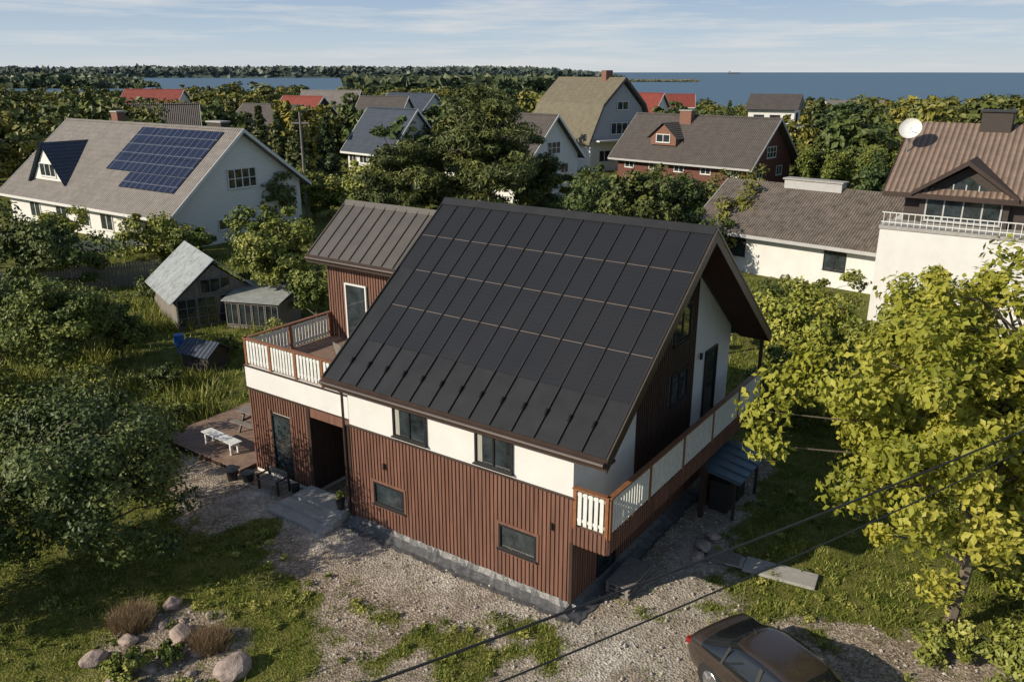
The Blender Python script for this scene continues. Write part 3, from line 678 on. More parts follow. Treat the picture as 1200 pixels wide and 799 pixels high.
def wire(name, pts, r=.012):
    cu = bpy.data.curves.new(name, 'CURVE'); cu.dimensions = '3D'; cu.bevel_depth = r; cu.bevel_resolution = 2
    sp = cu.splines.new('POLY'); sp.points.add(len(pts)-1)
    for i, p in enumerate(pts): sp.points[i].co = (*p, 1)
    o = bpy.data.objects.new(name, cu); COL.objects.link(o); cu.materials.append(M['black'])
def sagline(a, b, sag, n=40):
    a = Vector(a); b = Vector(b); out = []
    for i in range(n+1):
        t = i/n; p = a.lerp(b, t); p.z -= sag*4*t*(1-t); out.append(p)
    return out
wire("overhead_cable", sagline((-11.65, .9, 7.6), (19.2, 19.3, 7.6), .75), .017)
wire("overhead_cable", sagline((-10.5, 1.0, 7.4), (17.6, 18.4, 7.4), .9), .012)
for q in ((-11.8, .8), (19.5, 19.4)):
    e = empty("utility_pole", q[0], q[1], 0, math.radians(30)); m = MB(); m.cyl((0, 0, 0), (0, 0, 8.2), .14, .10, 'gwood', 10); m.box(-.05, .05, -.7, .7, 7.5, 7.6, 'gwood'); m.obj("pole", e)
e = empty("utility_pole", at(358, 75), 75, 0, 0); m = MB(); m.cyl((0, 0, 0), (0, 0, 9.6), .13, .09, 'gwood', 8); m.box(-.8, .8, -.05, .05, 8.6, 8.75, 'gwood'); m.obj("pole", e)

# ---------------------------------------------------------------- ground
def inpoly(px, py, poly):
    ins = np.zeros(px.shape, bool); n = len(poly); dist = np.full(px.shape, 1e9)
    for i in range(n):
        x1, y1 = poly[i]; x2, y2 = poly[(i+1) % n]
        cond = ((y1 > py) != (y2 > py)) & (px < (x2-x1)*(py-y1)/(y2-y1+1e-12)+x1)
        ins ^= cond
        dx, dy = x2-x1, y2-y1; t = np.clip(((px-x1)*dx+(py-y1)*dy)/(dx*dx+dy*dy), 0, 1)
        dist = np.minimum(dist, np.hypot(px-(x1+t*dx), py-(y1+t*dy)))
    return np.where(ins, dist, -dist)
GP = [(-11.5, 26.5), (-11.3, 24.0), (-9.8, 21.4), (-6.6, 18.8), (-5.0, 18.1), (-4.9, 16.1), (-4.2, 14), (-5, 5), (12, 5), (12, 15.6), (9.6, 16.8), (7.8, 17.6), (5.8, 18.3), (5.8, 20), (7.2, 22.5), (9, 26), (7.5, 28), (-3, 30), (-10, 30)]
def vnoise(x, y, s, seed):
    r = np.random.default_rng(seed); g = r.random((64, 64)); X = x/s; Y = y/s
    xi = np.floor(X).astype(int); yi = np.floor(Y).astype(int); fx = X-xi; fy = Y-yi; fx = fx*fx*(3-2*fx); fy = fy*fy*(3-2*fy)
    a = g[xi % 64, yi % 64]; b = g[(xi+1) % 64, yi % 64]; c = g[xi % 64, (yi+1) % 64]; d = g[(xi+1) % 64, (yi+1) % 64]
    return (a*(1-fx)+b*fx)*(1-fy)+(c*(1-fx)+d*fx)*fy
c_, s_ = math.cos(ROT), math.sin(ROT)
def masks(x, y):
    sd = inpoly(x, y, GP)
    nz = vnoise(x, y, 1.1, 1)*.5+vnoise(x, y, .42, 2)*.5
    g = np.clip(.5+sd*.8+(nz-.5)*1.9, 0, 1)
    w1 = np.exp(-(((x+1.6)/3.6)**2+((y-16.3)/1.5)**2)); w2 = np.exp(-(((x+7.6)/1.8)**2+((y-20.6)/1.8)**2)); w3 = np.exp(-(((x-7)/3)**2+((y-17.6)/.8)**2)); w4 = np.exp(-(((x-1)/4)**2+((y-13.4)/.8)**2))
    w = np.clip((w1*1.15+w2*1.1+w3*.9+w4*.7)*1.15-.25+(nz-.5)*2.8, 0, 1)
    g2 = g*(1-.72*np.clip(w, 0, 1))
    rb = np.exp(-(((x+8.1)/1.9)**2+((y-16.2)/1.7)**2)); g2 = np.maximum(g2, np.clip(rb*1.7-.45+(nz-.5)*1.4, 0, 1)*.9)
    return g2, w
xs = np.concatenate([-np.geomspace(9000, 26, 26), np.arange(-24, 24, .2), np.geomspace(26, 9000, 26)])
ys = np.concatenate([[-60, -20, 0], np.arange(6, 44, .2), np.geomspace(46, 12000, 46)])
XX, YY = np.meshgrid(xs, ys, indexing='ij')
fz = np.clip((YY-330)/60, 0, 1)
ZZ = -9*fz*fz*(3-2*fz)+(vnoise(XX, YY, 3.0, 5)-.5)*.05*(np.abs(XX) < 24)
nx, ny = XX.shape
V = np.stack([XX, YY, ZZ], -1).reshape(-1, 3)
idx = np.arange(nx*ny).reshape(nx, ny)
F = np.stack([idx[:-1, :-1], idx[1:, :-1], idx[1:, 1:], idx[:-1, 1:]], -1).reshape(-1, 4)
def fast_mesh(name, V, F, mats, mi=None, attrs=None, smooth=False):
    me = bpy.data.meshes.new(name); me.vertices.add(len(V)); me.vertices.foreach_set("co", np.ascontiguousarray(V, dtype=np.float32).ravel())
    k = F.shape[1]; me.loops.add(F.size); me.loops.foreach_set("vertex_index", np.ascontiguousarray(F, dtype=np.int32).ravel())
    me.polygons.add(len(F)); me.polygons.foreach_set("loop_start", np.arange(0, F.size, k, dtype=np.int32))
    if mi is not None: me.polygons.foreach_set("material_index", np.ascontiguousarray(mi, dtype=np.int32))
    me.polygons.foreach_set("use_smooth", np.full(len(F), smooth))
    for m_ in mats: me.materials.append(m_)
    for an, av in (attrs or {}).items():
        a = me.attributes.new(an, 'FLOAT', 'POINT'); a.data.foreach_set("value", np.ascontiguousarray(av, dtype=np.float32))
    me.update(calc_edges=True); me.validate()
    return me
gm, gw = masks(XX.ravel(), YY.ravel())
lx = (V[:, 0]-HX)*c_+(V[:, 1]-HY)*s_; ly = -(V[:, 0]-HX)*s_+(V[:, 1]-HY)*c_
lime = np.exp(-((ly+.9)/.9)**2)*((lx > -12) & (lx < 2))*.9+np.exp(-((lx-2.3)/1.5)**2)*((ly > -1) & (ly < 9))*.7
lime = np.clip(lime+np.exp(-(((V[:, 0]-1.0)/3)**2+((V[:, 1]-14.6)/.7)**2))*.7, 0, 1)*(.5+.8*vnoise(V[:, 0], V[:, 1], .7, 12)); lime = np.clip(lime, 0, 1)
def ground_mat():
    m, nt, b = new_mat("ground_surface"); L = nt.links
    tc = N(nt, "ShaderNodeTexCoord"); g = N(nt, "ShaderNodeAttribute", attribute_name="gravel"); li = N(nt, "ShaderNodeAttribute", attribute_name="lime")
    def noise(s, d=6.0, r=.65):
        n = N(nt, "ShaderNodeTexNoise", Scale=s, Detail=d, Roughness=r); L.new(tc.outputs["Object"], n.inputs["Vector"]); return n
    n_f = noise(9, 6, .8); n_m = noise(1.3, 5, .7)
    r1_ = ramp(nt, [(.25, (.04, .06, .012)), (.5, (.12, .145, .026)), (.75, (.22, .235, .05))]); L.new(n_f.outputs[0], r1_.inputs[0])
    r2_ = ramp(nt, [(.35, (.55, .6, .5)), (.65, (1.35, 1.25, 1.0))]); L.new(n_m.outputs[0], r2_.inputs[0])
    mg = N(nt, "ShaderNodeMixRGB", blend_type='MULTIPLY'); mg.inputs[0].default_value = 1; L.new(r1_.outputs[0], mg.inputs[1]); L.new(r2_.outputs[0], mg.inputs[2])
    r3_ = ramp(nt, [(.42, (0, 0, 0)), (.7, (.7, .7, .7))]); L.new(n_m.outputs[0], r3_.inputs[0])
    md = N(nt, "ShaderNodeMixRGB"); md.inputs[2].default_value = (.21, .17, .09, 1)
    mm = N(nt, "ShaderNodeMath", operation='MULTIPLY'); mm.inputs[1].default_value = .75; L.new(r3_.outputs[0], mm.inputs[0]); L.new(mm.outputs[0], md.inputs[0]); L.new(mg.outputs[0], md.inputs[1])
    vo = N(nt, "ShaderNodeTexVoronoi", Scale=17.0); L.new(tc.outputs["Object"], vo.inputs["Vector"])
    sep = N(nt, "ShaderNodeSeparateColor"); L.new(vo.outputs["Color"], sep.inputs[0])
    rg = ramp(nt, [(0, (.20, .17, .14)), (.5, (.38, .33, .275)), (1, (.56, .50, .44))]); L.new(sep.outputs[0], rg.inputs[0])
    rl = ramp(nt, [(0, (.30, .285, .265)), (.5, (.52, .50, .465)), (1, (.70, .68, .64))]); L.new(sep.outputs[1], rl.inputs[0])
    mgl = N(nt, "ShaderNodeMixRGB"); L.new(li.outputs["Fac"], mgl.inputs[0]); L.new(rg.outputs[0], mgl.inputs[1]); L.new(rl.outputs[0], mgl.inputs[2])
    rs = ramp(nt, [(.35, (.60, .55, .48)), (.65, (1.1, 1.06, 1.0))]); L.new(n_m.outputs[0], rs.inputs[0])
    mg2 = N(nt, "ShaderNodeMixRGB", blend_type='MULTIPLY'); mg2.inputs[0].default_value = 1; L.new(mgl.outputs[0], mg2.inputs[1]); L.new(rs.outputs[0], mg2.inputs[2])
    a1 = N(nt, "ShaderNodeMath", operation='MULTIPLY_ADD'); a1.inputs[1].default_value = 1.1; a1.inputs[2].default_value = -.55; L.new(n_f.outputs[0], a1.inputs[0])
    a2 = N(nt, "ShaderNodeMath", operation='ADD'); L.new(a1.outputs[0], a2.inputs[0]); L.new(g.outputs["Fac"], a2.inputs[1])
    rm = ramp(nt, [(.36, (0, 0, 0)), (.62, (1, 1, 1))]); L.new(a2.outputs[0], rm.inputs[0])
    fin = N(nt, "ShaderNodeMixRGB"); L.new(rm.outputs[0], fin.inputs[0]); L.new(md.outputs[0], fin.inputs[1]); L.new(mg2.outputs[0], fin.inputs[2])
    L.new(fin.outputs[0], b.inputs["Base Color"]); b.inputs["Roughness"].default_value = .95; b.inputs["Specular IOR Level"].default_value = .15
    bn = N(nt, "ShaderNodeBump", Strength=.9, Distance=.04); ad = N(nt, "ShaderNodeMath", operation='ADD'); L.new(n_f.outputs[0], ad.inputs[0]); L.new(vo.outputs["Distance"], ad.inputs[1])
    L.new(ad.outputs[0], bn.inputs["Height"]); L.new(bn.outputs[0], b.inputs["Normal"])
    return m
me = fast_mesh("ground", V, F, [ground_mat()], attrs={"gravel": gm, "lime": lime}, smooth=True)
COL.objects.link(bpy.data.objects.new("ground", me))
m, nt, b = new_mat("sea_water"); b.inputs["Base Color"].default_value = (.085, .15, .22, 1); b.inputs["Roughness"].default_value = .5; b.inputs["Specular IOR Level"].default_value = .3
tc = N(nt, "ShaderNodeTexCoord"); mp = N(nt, "ShaderNodeMapping"); mp.inputs["Scale"].default_value = (.02, .08, 1); nt.links.new(tc.outputs["Object"], mp.inputs[0])
n_ = N(nt, "ShaderNodeTexNoise", Scale=2.0, Detail=8.0); nt.links.new(mp.outputs[0], n_.inputs["Vector"]); bp = N(nt, "ShaderNodeBump", Strength=.6, Distance=1.0); nt.links.new(n_.outputs[0], bp.inputs["Height"]); nt.links.new(bp.outputs[0], b.inputs["Normal"])
M['sea'] = m
mb = MB(); mb.faces([(-11000, 300, -4), (11000, 300, -4), (11000, 24000, -4), (-11000, 24000, -4)], [(0, 1, 2, 3)], 'sea'); mb.obj("sea")

# ---------------------------------------------------------------- vegetation
def unit(a): return a/np.maximum(np.linalg.norm(a, axis=-1, keepdims=True), 1e-9)
def leafquads(P, Nn, size, rng, asp=.6):
    n = len(P); r = unit(rng.normal(size=(n, 3))); u = unit(np.cross(Nn, r)); v = np.cross(Nn, u)
    s = (size*(.6+.8*rng.random((n, 1))))
    a = u*s*.5; c = v*s*.5*asp
    Vv = np.stack([P-a, P-c+Nn*s*.06, P+a, P+c+Nn*s*.06], 1).reshape(-1, 3)
    Ff = np.arange(n*4).reshape(n, 4); return Vv, Ff
def tubes(segs, n=6):
    Vs = []; Fs = []; o = 0
    for p0, p1, r0, r1_ in segs:
        p0 = np.array(p0, float); p1 = np.array(p1, float); d = unit(p1-p0); a = unit(np.cross(d, [0.3, .9, .1])); b = np.cross(d, a)
        t = np.arange(n)*2*np.pi/n; ring = np.cos(t)[:, None]*a+np.sin(t)[:, None]*b
        Vs += [p0+ring*r0, p1+ring*r1_]; i = np.arange(n); j = (i+1) % n
        Fs.append(np.stack([i, j, n+j, n+i], 1)+o); o += 2*n
    return np.concatenate(Vs), np.concatenate(Fs)
def tree_mesh(name, h, rx, ry, z0, nc, nl, leaf, seed, lmat, bark='bark', kind='round', cr=.28, flat=.65, tr=None, shell=.42, limbs=22, lobe=1.0, taper=0.0, asp=.6, lean=(0, 0)):
    rng = np.random.default_rng(seed)
    cz = (z0+h)/2; hz = (h-z0)/2
    d = unit(rng.normal(size=(nc, 3))); rad = rng.random((nc, 1))**shell
    ph = rng.random(4)*6.28; az = np.arctan2(d[:, 1], d[:, 0])
    lob = (1+lobe*(.18*np.sin(az*2+ph[0])+.14*np.sin(az*3+ph[1]+d[:, 2]*2)+.12*np.sin(az*5+ph[2]+d[:, 2]*5)))[:, None]
    if kind == 'cone':
        t = rng.random((nc, 1))**.75; rr = (1-t)*rng.random((nc, 1))**.35; C = np.concatenate([np.cos(az)[:, None]*rr*rx, np.sin(az)[:, None]*rr*ry, z0+t*(h-z0)], 1); cR = np.full((nc, 1), cr)*rx*(.35+.65*(1-t))
    else:
        C = d*rad*lob*np.array([rx, ry, hz])*.86+np.array([0, 0, cz]); cR = cr*rx*(.5+1.0*rng.random((nc, 1)))
        if kind == 'pine': flat = .45
        if taper:
            tt_ = np.clip((C[:, 2:3]-z0)/(h-z0), 0, 1); C[:, :2] *= (1+taper*.35-taper*tt_)
        if lean != (0, 0):
            q = 1-np.abs((C[:, 2]-z0)/(h-z0)-.45)*2; C[:, 0] += lean[0]*q; C[:, 1] += lean[1]*q
    ci = rng.integers(0, nc, nl); off = rng.normal(size=(nl, 3)); off = unit(off)*rng.random((nl, 1))**.5
    P = C[ci]+off*cR[ci]*np.array([1, 1, flat]); P[:, 2] = np.maximum(P[:, 2], .05)
    out = unit(P-np.array([0, 0, cz-.2*hz]))
    Nn = unit(rng.normal(size=(nl, 3))*.6+off*.7+out*.6+np.array([0, 0, .25]))
    Vl, Fl = leafquads(P, Nn, leaf, rng, asp)
    ct = rng.random(nc); tint = np.clip(ct[ci]*.6+rng.random(nl)*.4, 0, 1)
    tr = tr or max(.05, h*.022)
    segs = []; top = np.array([rng.normal()*.1*rx, rng.normal()*.1*ry, z0+(h-z0)*.75]); K = 6
    pts = [np.array([top[0]*k/K+rng.normal()*.03*rx*(k > 0), top[1]*k/K+rng.normal()*.03*ry*(k > 0), top[2]*k/K]) for k in range(K+1)]
    for k in range(K): segs.append((pts[k], pts[k+1], tr*(1-k/K*.8), tr*(1-(k+1)/K*.8)))
    for q in rng.choice(nc, min(nc, limbs), replace=False):
        c = C[q]; zt = max(z0*.6, min(c[2]-.25*rx, top[2])); t = np.clip(zt/top[2], 0, 1)*K; k = int(min(t, K-1)); s = pts[k]+(pts[k+1]-pts[k])*(t-k); mid = (s+c)/2+np.array([0, 0, .06*rx])
        r_ = tr*.4*(1-.5*t/K); segs += [(s, mid, r_, r_*.6), (mid, c, r_*.6, r_*.2)]
    Vt, Ft = tubes(segs)
    V_ = np.concatenate([Vl, Vt]); F_ = np.concatenate([Fl, Ft+len(Vl)]); mi = np.concatenate([np.zeros(len(Fl)), np.ones(len(Ft))]); tt = np.concatenate([np.repeat(tint, 4), np.zeros(len(Vt))])
    return fast_mesh(name, V_, F_, [lmat, M[bark]], mi, {"tint": tt})
def place(name, me, x, y, z=0, rot=0, s=1, parent=None):
    o = bpy.data.objects.new(name, me); o.location = (x, y, z); o.rotation_euler = (0, 0, rot); o.scale = (s, s, s) if not isinstance(s, tuple) else s; COL.objects.link(o)
    if parent: o.parent = parent
    return o
LM = {
 'yellow': leafmat("leaf_yellow_green", (.18, .20, .025), (.35, .36, .05), (.56, .51, .10), .35),
 'yellow2': leafmat("leaf_yellow_green_bush", (.13, .155, .02), (.27, .29, .045), (.42, .40, .08)),
 'green': leafmat("leaf_green", (.045, .065, .014), (.115, .15, .03), (.24, .255, .055)),
 'lime': leafmat("leaf_light_green", (.09, .115, .022), (.21, .235, .045), (.36, .35, .085)),
 'dark': leafmat("leaf_dark_green", (.028, .045, .013), (.07, .10, .025), (.16, .18, .045)),
 'pine': leafmat("pine_needles", (.035, .05, .014), (.085, .105, .028), (.19, .20, .055)),
 'far': leafmat("leaf_far", (.05, .07, .022), (.11, .135, .04), (.20, .21, .06), 0, objvar=1.0),
 'farc': leafmat("conifer_far", (.035, .055, .022), (.065, .09, .034), (.12, .14, .05), 0, objvar=.7),
 'dry': leafmat("dry_plant", (.16, .11, .06), (.28, .20, .11), (.42, .33, .20)),
}
place("ash_tree", tree_mesh("ash_tree", 10.3, 4.4, 3.6, 1.5, 200, 40000, .175, 21, LM['yellow'], cr=.125, flat=.75, tr=.16, shell=.55, limbs=80, lobe=1.1, taper=.5, lean=(-.9, 0)), 10.7, 16.8)
place("ash_tree", tree_mesh("ash_tree_b", 8.2, 2.6, 2.4, 1.4, 80, 16000, .17, 24, LM['yellow'], cr=.19, flat=.75, tr=.10, shell=.55, limbs=30, lobe=1.0, taper=.5), 14.6, 18.0)
specs = [
 ("apple_tree", -11.6, 20.3, 4.9, 3.3, 3.2, .4, 110, 30000, .13, 'dark'),
 ("apple_tree", -14.2, 17.2, 4.2, 3.0, 2.6, .4, 70, 16000, .14, 'dark'),
 ("apple_tree", -15.3, 24.8, 3.4, 2.4, 2.4, .4, 60, 14000, .14, 'green'),
 ("apple_tree", -20.2, 34.5, 4.8, 3.0, 2.8, .8, 80, 16000, .17, 'green'),
 ("apple_tree", -26.0, 36.5, 4.4, 3.0, 3.0, .6, 60, 10000, .18, 'dark'),
 ("lilac_bush", -20.8, 28.8, 2.4, 2.2, 1.8, .1, 50, 9000, .15, 'green'),
 ("lilac_bush", -17.8, 26.5, 1.8, 1.6, 1.4, .1, 40, 7000, .14, 'lime'),
 ("currant_bush", -17.5, 31.5, 1.3, 1.3, 1.1, .05, 30, 4000, .13, 'lime'),
 ("currant_bush", -19.5, 31.0, 1.2, 1.2, 1.0, .05, 30, 4000, .13, 'green'),
 ("currant_bush", -15.0, 32.6, 1.1, 1.0, .8, .05, 24, 3000, .12, 'dark'),
 ("currant_bush", -14.0, 37.3, 1.0, .9, .8, .05, 24, 3000, .12, 'green'),
 ("currant_bush", -19.6, 39.4, 1.3, 1.2, .9, .05, 24, 3500, .13, 'lime'),
 ("currant_bush", -24.0, 42.0, 1.6, 1.6, 1.2, .05, 30, 4500, .15, 'yellow2'),
 ("currant_bush", -22.0, 31.5, 1.7, 1.5, 1.3, .05, 30, 5000, .14, 'lime'),
 ("currant_bush", -12.8, 29.6, .8, .8, .7, .05, 20, 2400, .11, 'lime'),
 ("plum_tree", -18.4, 36.4, 2.9, 1.5, 1.4, .5, 40, 6000, .15, 'green'),
 ("plum_tree", -22.6, 38.6, 3.6, 1.8, 1.7, .5, 44, 6500, .17, 'lime'),
 ("elder_bush", -15.6, 28.4, 2.0, 1.5, 1.3, .1, 40, 6000, .13, 'dark'),
 ("elder_bush", -13.2, 26.8, 1.4, 1.1, 1.0, .05, 30, 4500, .12, 'green'),
 ("elder_bush", -27.5, 43.6, 2.4, 1.8, 1.5, .1, 40, 5000, .17, 'green'),
 ("elder_bush", -20.8, 46.8, 2.2, 1.6, 1.4, .1, 36, 4500, .17, 'dark'),
 ("elder_bush", -10.8, 36.6, 1.9, 1.3, 1.1, .1, 36, 4500, .14, 'lime'),
 ("cherry_tree", -12.6, 43.6, 5.9, 2.5, 2.4, 1.2, 60, 12000, .2, 'lime'),
 ("cherry_tree", -14.6, 47.5, 6.2, 2.2, 2.2, 1.2, 50, 7000, .22, 'green'),
 ("cherry_tree", -10.2, 41.0, 4.3, 1.5, 1.5, .6, 40, 6000, .18, 'green'),
 ("hazel_bush", -28.8, 49.8, 5.0, 3.4, 3.0, .3, 70, 10000, .25, 'dark'),
 ("hazel_bush", -35.0, 51.0, 5.2, 3.2, 3.0, .3, 60, 8000, .26, 'green'),
 ("lilac_bush", -26.0, 58.5, 3.4, 3.0, 2.4, .2, 60, 8000, .24, 'lime'),
 ("lilac_bush", -23.0, 57.5, 2.8, 2.0, 2.0, .2, 40, 5000, .22, 'green'),
 ("rose_bush", -34.5, 62.0, 3.2, 2.2, 2.0, .2, 40, 5000, .24, 'yellow2'),
 ("hazel_bush", -16.4, 58.5, 3.4, 2.2, 2.2, .4, 50, 6000, .25, 'green'),
 ("hedge_shrub", -18.5, 76.0, 5.0, 2.3, 2.0, .2, 50, 6000, .27, 'lime'),
 ("hedge_shrub", -15.5, 75.0, 4.6, 2.2, 2.0, .2, 50, 6000, .27, 'lime'),
 ("pear_tree", -10.2, 60.0, 8.0, 2.4, 2.4, 2.0, 60, 9000, .26, 'lime'),
 ("maple_tree", 12.4, 33.0, 4.5, 2.6, 2.4, .6, 70, 12000, .19, 'yellow2'),
 ("maple_tree", 15.4, 29.2, 4.9, 2.8, 2.6, .6, 80, 14000, .18, 'lime'),
 ("maple_tree", 18.8, 25.4, 5.4, 3.0, 3.0, .6, 80, 13000, .18, 'yellow2'),
 ("hazel_bush", 10.8, 29.2, 3.2, 2.0, 1.9, .2, 50, 8000, .16, 'green'),
 ("hazel_bush", 13.2, 25.4, 3.0, 2.0, 1.8, .2, 50, 8000, .15, 'lime'),
 ("hazel_bush", 10.4, 37.5, 4.2, 2.2, 2.0, .3, 50, 6000, .2, 'dark'),
 ("plum_tree", 15.0, 38.5, 3.9, 2.2, 2.2, .6, 50, 6000, .2, 'lime'),
 ("plum_tree", 18.5, 36.0, 3.8, 2.2, 2.0, .6, 50, 6000, .2, 'yellow2'),
 ("lilac_bush", 13.2, 18.2, 2.6, 1.7, 1.5, .1, 50, 8000, .14, 'yellow2'),
 ("lilac_bush", 11.4, 15.0, 1.5, 1.3, 1.0, .05, 40, 6000, .13, 'lime'),
 ("lilac_bush", 10.0, 15.9, .8, .8, .6, .03, 30, 3000, .11, 'lime'),
 ("lilac_bush", 15.0, 22.4, 2.6, 2.0, 1.8, .1, 40, 6000, .15, 'green'),
 ("fern_plant", -8.7, 15.2, .7, .55, .5, .03, 24, 2600, .10, 'lime'),
 ("fern_plant", -7.9, 15.7, .5, .4, .4, .03, 20, 1600, .09, 'green'),
 ("pot_flower", *hp(-8.1, -.1), .95, .22, .22, .62, 10, 500, .07, 'lime'),
]
for i, (nm_, x, y, h, rx, ry, z0, nc, nl, lf, mt) in enumerate(specs):
    place(nm_, tree_mesh(nm_, h, rx, ry, z0, nc, nl, lf, 100+i, LM[mt], cr=.23, lobe=1.3), x, y)
place("pine_tree", tree_mesh("pine_tree", 13.0, 4.9, 4.0, 3.0, 110, 46000, .34, 55, LM['pine'], 'barkp', 'pine', cr=.20, shell=.5, lobe=.8, taper=.7, asp=.28), -1.9, 50)
place("pine_tree", tree_mesh("pine_tree", 10.2, 3.2, 3.0, 2.6, 60, 18000, .34, 56, LM['pine'], 'barkp', 'pine', cr=.23, shell=.5, lobe=1.0, taper=.6, asp=.28), -6.8, 48.5)
place("pine_tree", tree_mesh("pine_tree", 9.4, 2.4, 2.2, 2.6, 50, 14000, .34, 57, LM['pine'], 'barkp', 'pine', cr=.25, shell=.5, lobe=1.0, taper=.6, asp=.28), 1.9, 51.5)
sp = tree_mesh("spruce_tree", 10, 2.2, 2.2, .3, 120, 6000, .38, 60, LM['farc'], 'bark', 'cone', cr=.4)
for x, y, s in ((-21.5, 84, .92), (-24.0, 86, .9), (-19.5, 88, .85), (-27, 90, .95)): place("spruce_tree", sp, x, y, 0, x, s)
th = tree_mesh("thuja_tree", 5.5, 1.0, 1.0, .1, 60, 3500, .28, 61, LM['green'], 'bark', 'round', cr=.5)
for x, y in ((35.5, 92), (37.5, 93), (39.5, 92), (42, 95), (44, 94), (33.5, 95)): place("thuja_tree", th, x, y, 0, x, (1, 1, 1+.1*math.sin(x)))
temps = [tree_mesh("broadleaf_tree", 8, 3.4, 3.2, .6, 45, 1700, .72, 200+i, LM['far'], cr=.30, limbs=8) for i in range(4)]
temps += [tree_mesh("pine_far", 10, 3.2, 3.0, 2.5, 40, 1600, .7, 210+i, LM['farc'], 'barkp', 'pine', cr=.32, limbs=8) for i in range(2)]
temps += [tree_mesh("spruce_far", 10, 2.3, 2.3, .3, 60, 1400, .65, 220, LM['farc'], 'bark', 'cone', cr=.45, limbs=4)]
near_t = [tree_mesh("garden_tree", 6, 3.0, 2.8, .5, 60, 5500, .34, 230+i, LM['far'], cr=.25, limbs=14, lobe=1.4) for i in range(4)]
GT = empty("background_garden_trees")
mid = [(5.5, 63, .95), (9.5, 61, 1.0), (13.2, 64, .95), (17, 68, .9), (7, 71, .9), (12, 73, .8), (20.5, 62, .75), (16.5, 57, .8), (12.3, 54, .75), (8.5, 53, .7), (5.2, 55, .8),
       (33, 74, .9), (38, 70, .95), (30, 66, .6), (44, 76, 1.1), (50, 80, 1.2), (42, 84, .9), (48, 90, 1.0), (55, 92, 1.2), (60, 86, 1.2), (64, 98, 1.3),
       (-58, 66, 1.1), (-52, 62, .9), (-48, 57, .9), (-44, 52, .8), (-64, 74, 1.4), (-58, 90, 1.6), (-66, 88, 1.5), (-70, 80, 1.4),
       (-32, 98, 1.3), (-37, 104, 1.3), (-27, 104, 1.2), (-6, 100, 1.1), (-1, 102, 1.2), (-20, 70, .8), (30, 105, .8), (24, 112, .9), (37, 104, .9),
       (9, 79, .6), (14.5, 84, .6), (-55, 100, 1.6), (-46, 104, 1.5), (-41, 96, 1.2), (18, 118, 1.2), (2, 73, .75), (-3, 66, .9), (26, 70, .65), (22, 75, .7)]
for i, (x, y, s) in enumerate(mid):
    place("garden_tree", near_t[i % 4], x, y, 0, i*1.7, (s, s, s*(.9+.25*((i*37) % 10)/10)), GT)
DT = empty("distant_tree_mass")
keep = [(at(u, Y), Y, 13) for _, u, Y, *_r in far]+[(at(915, 150), 150, 14), (8, 118, 14), (22, 100, 12), (-60, 75, 14), (-18, 98, 9)]
rng = np.random.default_rng(5)
Y = 100.0
while Y < 345:
    half = .66*Y+8; step = 5.4+Y*.013
    x = -half
    while x < half:
        xx = x+rng.normal()*1.5; yy = Y+rng.normal()*2.0; x += step*(.7+.6*rng.random())
        u = 600+955*xx/(.95*yy+3)
        bad = any((xx-kx)**2+(yy-ky)**2 < kr*kr*.45 for kx, ky, kr in keep)
        if not bad:
            for _, fu, fY, *_r in far:
                if abs(u-fu+25) < 40 and fY-32 < yy < fY: bad = rng.random() < .85
            if 870 < u < 970 and 110 < yy < 150: bad = True
            if 625 < u < 760 and 80 < yy < 113: bad = True
        if bad: continue
        vt = 96 if u < 560 else (104 if u < 740 else 115)
        vt += rng.normal()*3+rng.random()**2*24
        if u > 980 and yy < 190: vt -= 12
        hmax = 13-yy*(vt-84.5)/1005
        k = rng.choice(7, p=[.2, .2, .17, .13, .12, .1, .08]); base = 8 if k < 4 else 10
        hh = min(hmax, 6+rng.random()*5.5)
        if hh < 2.5: continue
        s = hh/base; sw = max(s, .6)*(.9+.3*rng.random())
        place("tree", temps[k], xx, yy, 0, rng.random()*6.28, (sw, sw, s), DT)
    Y += 5.5+Y*.024
def coast(name, x0, x1, y, depth, h, seed, cols, zb=-5, taper=0):
    rng = np.random.default_rng(seed); n = 8000
    X = x0+(x1-x0)*rng.random(n); Yc = y+depth*rng.random(n)
    e1 = np.clip((x1-X)/(abs(x1-x0)*.12), 0, 1)**.5 if taper else np.ones(n)
    hh = h*(.72+.28*vnoise(X, Yc, abs(x1-x0)/40, seed)+.12*rng.random(n))*e1
    Z = zb+rng.random(n)**.5*hh
    P = np.stack([X, Yc, Z], 1); Nn = unit(rng.normal(size=(n, 3))+np.array([0, -.8, .8]))
    Vv, Ff = leafquads(P, Nn, h*.55, rng, .9)
    k = 160; xs_ = np.linspace(x0, x1, k); e2 = np.clip((x1-xs_)/(abs(x1-x0)*.12), 0, 1)**.5 if taper else np.ones(k)
    top = zb+h*(.62+.22*vnoise(xs_, xs_*0, abs(x1-x0)/60, seed+1))*e2
    Vc = np.concatenate([np.stack([xs_, xs_*0+y, xs_*0+zb-1], 1), np.stack([xs_, xs_*0+y+depth*.2, top], 1), np.stack([xs_, xs_*0+y+depth, top], 1)]); i = np.arange(k-1)
    Fc = np.concatenate([np.stack([i, i+1, k+i+1, k+i], 1), np.stack([k+i, k+i+1, 2*k+i+1, 2*k+i], 1)])
    me = fast_mesh(name, np.concatenate([Vv, Vc]), np.concatenate([Ff, Fc+len(Vv)]), [leafmat(name+"_leaf", *cols)], attrs={"tint": np.concatenate([np.repeat(rng.random(n), 4), np.full(len(Vc), .4)])})
    COL.objects.link(bpy.data.objects.new(name, me))
coast("wooded_peninsula", -2400, 330, 2500, 250, 30, 1, ((.06, .085, .07), (.08, .105, .085), (.11, .13, .10)), taper=1)  # bluish aerial haze of the distance is mixed into these leaf colours
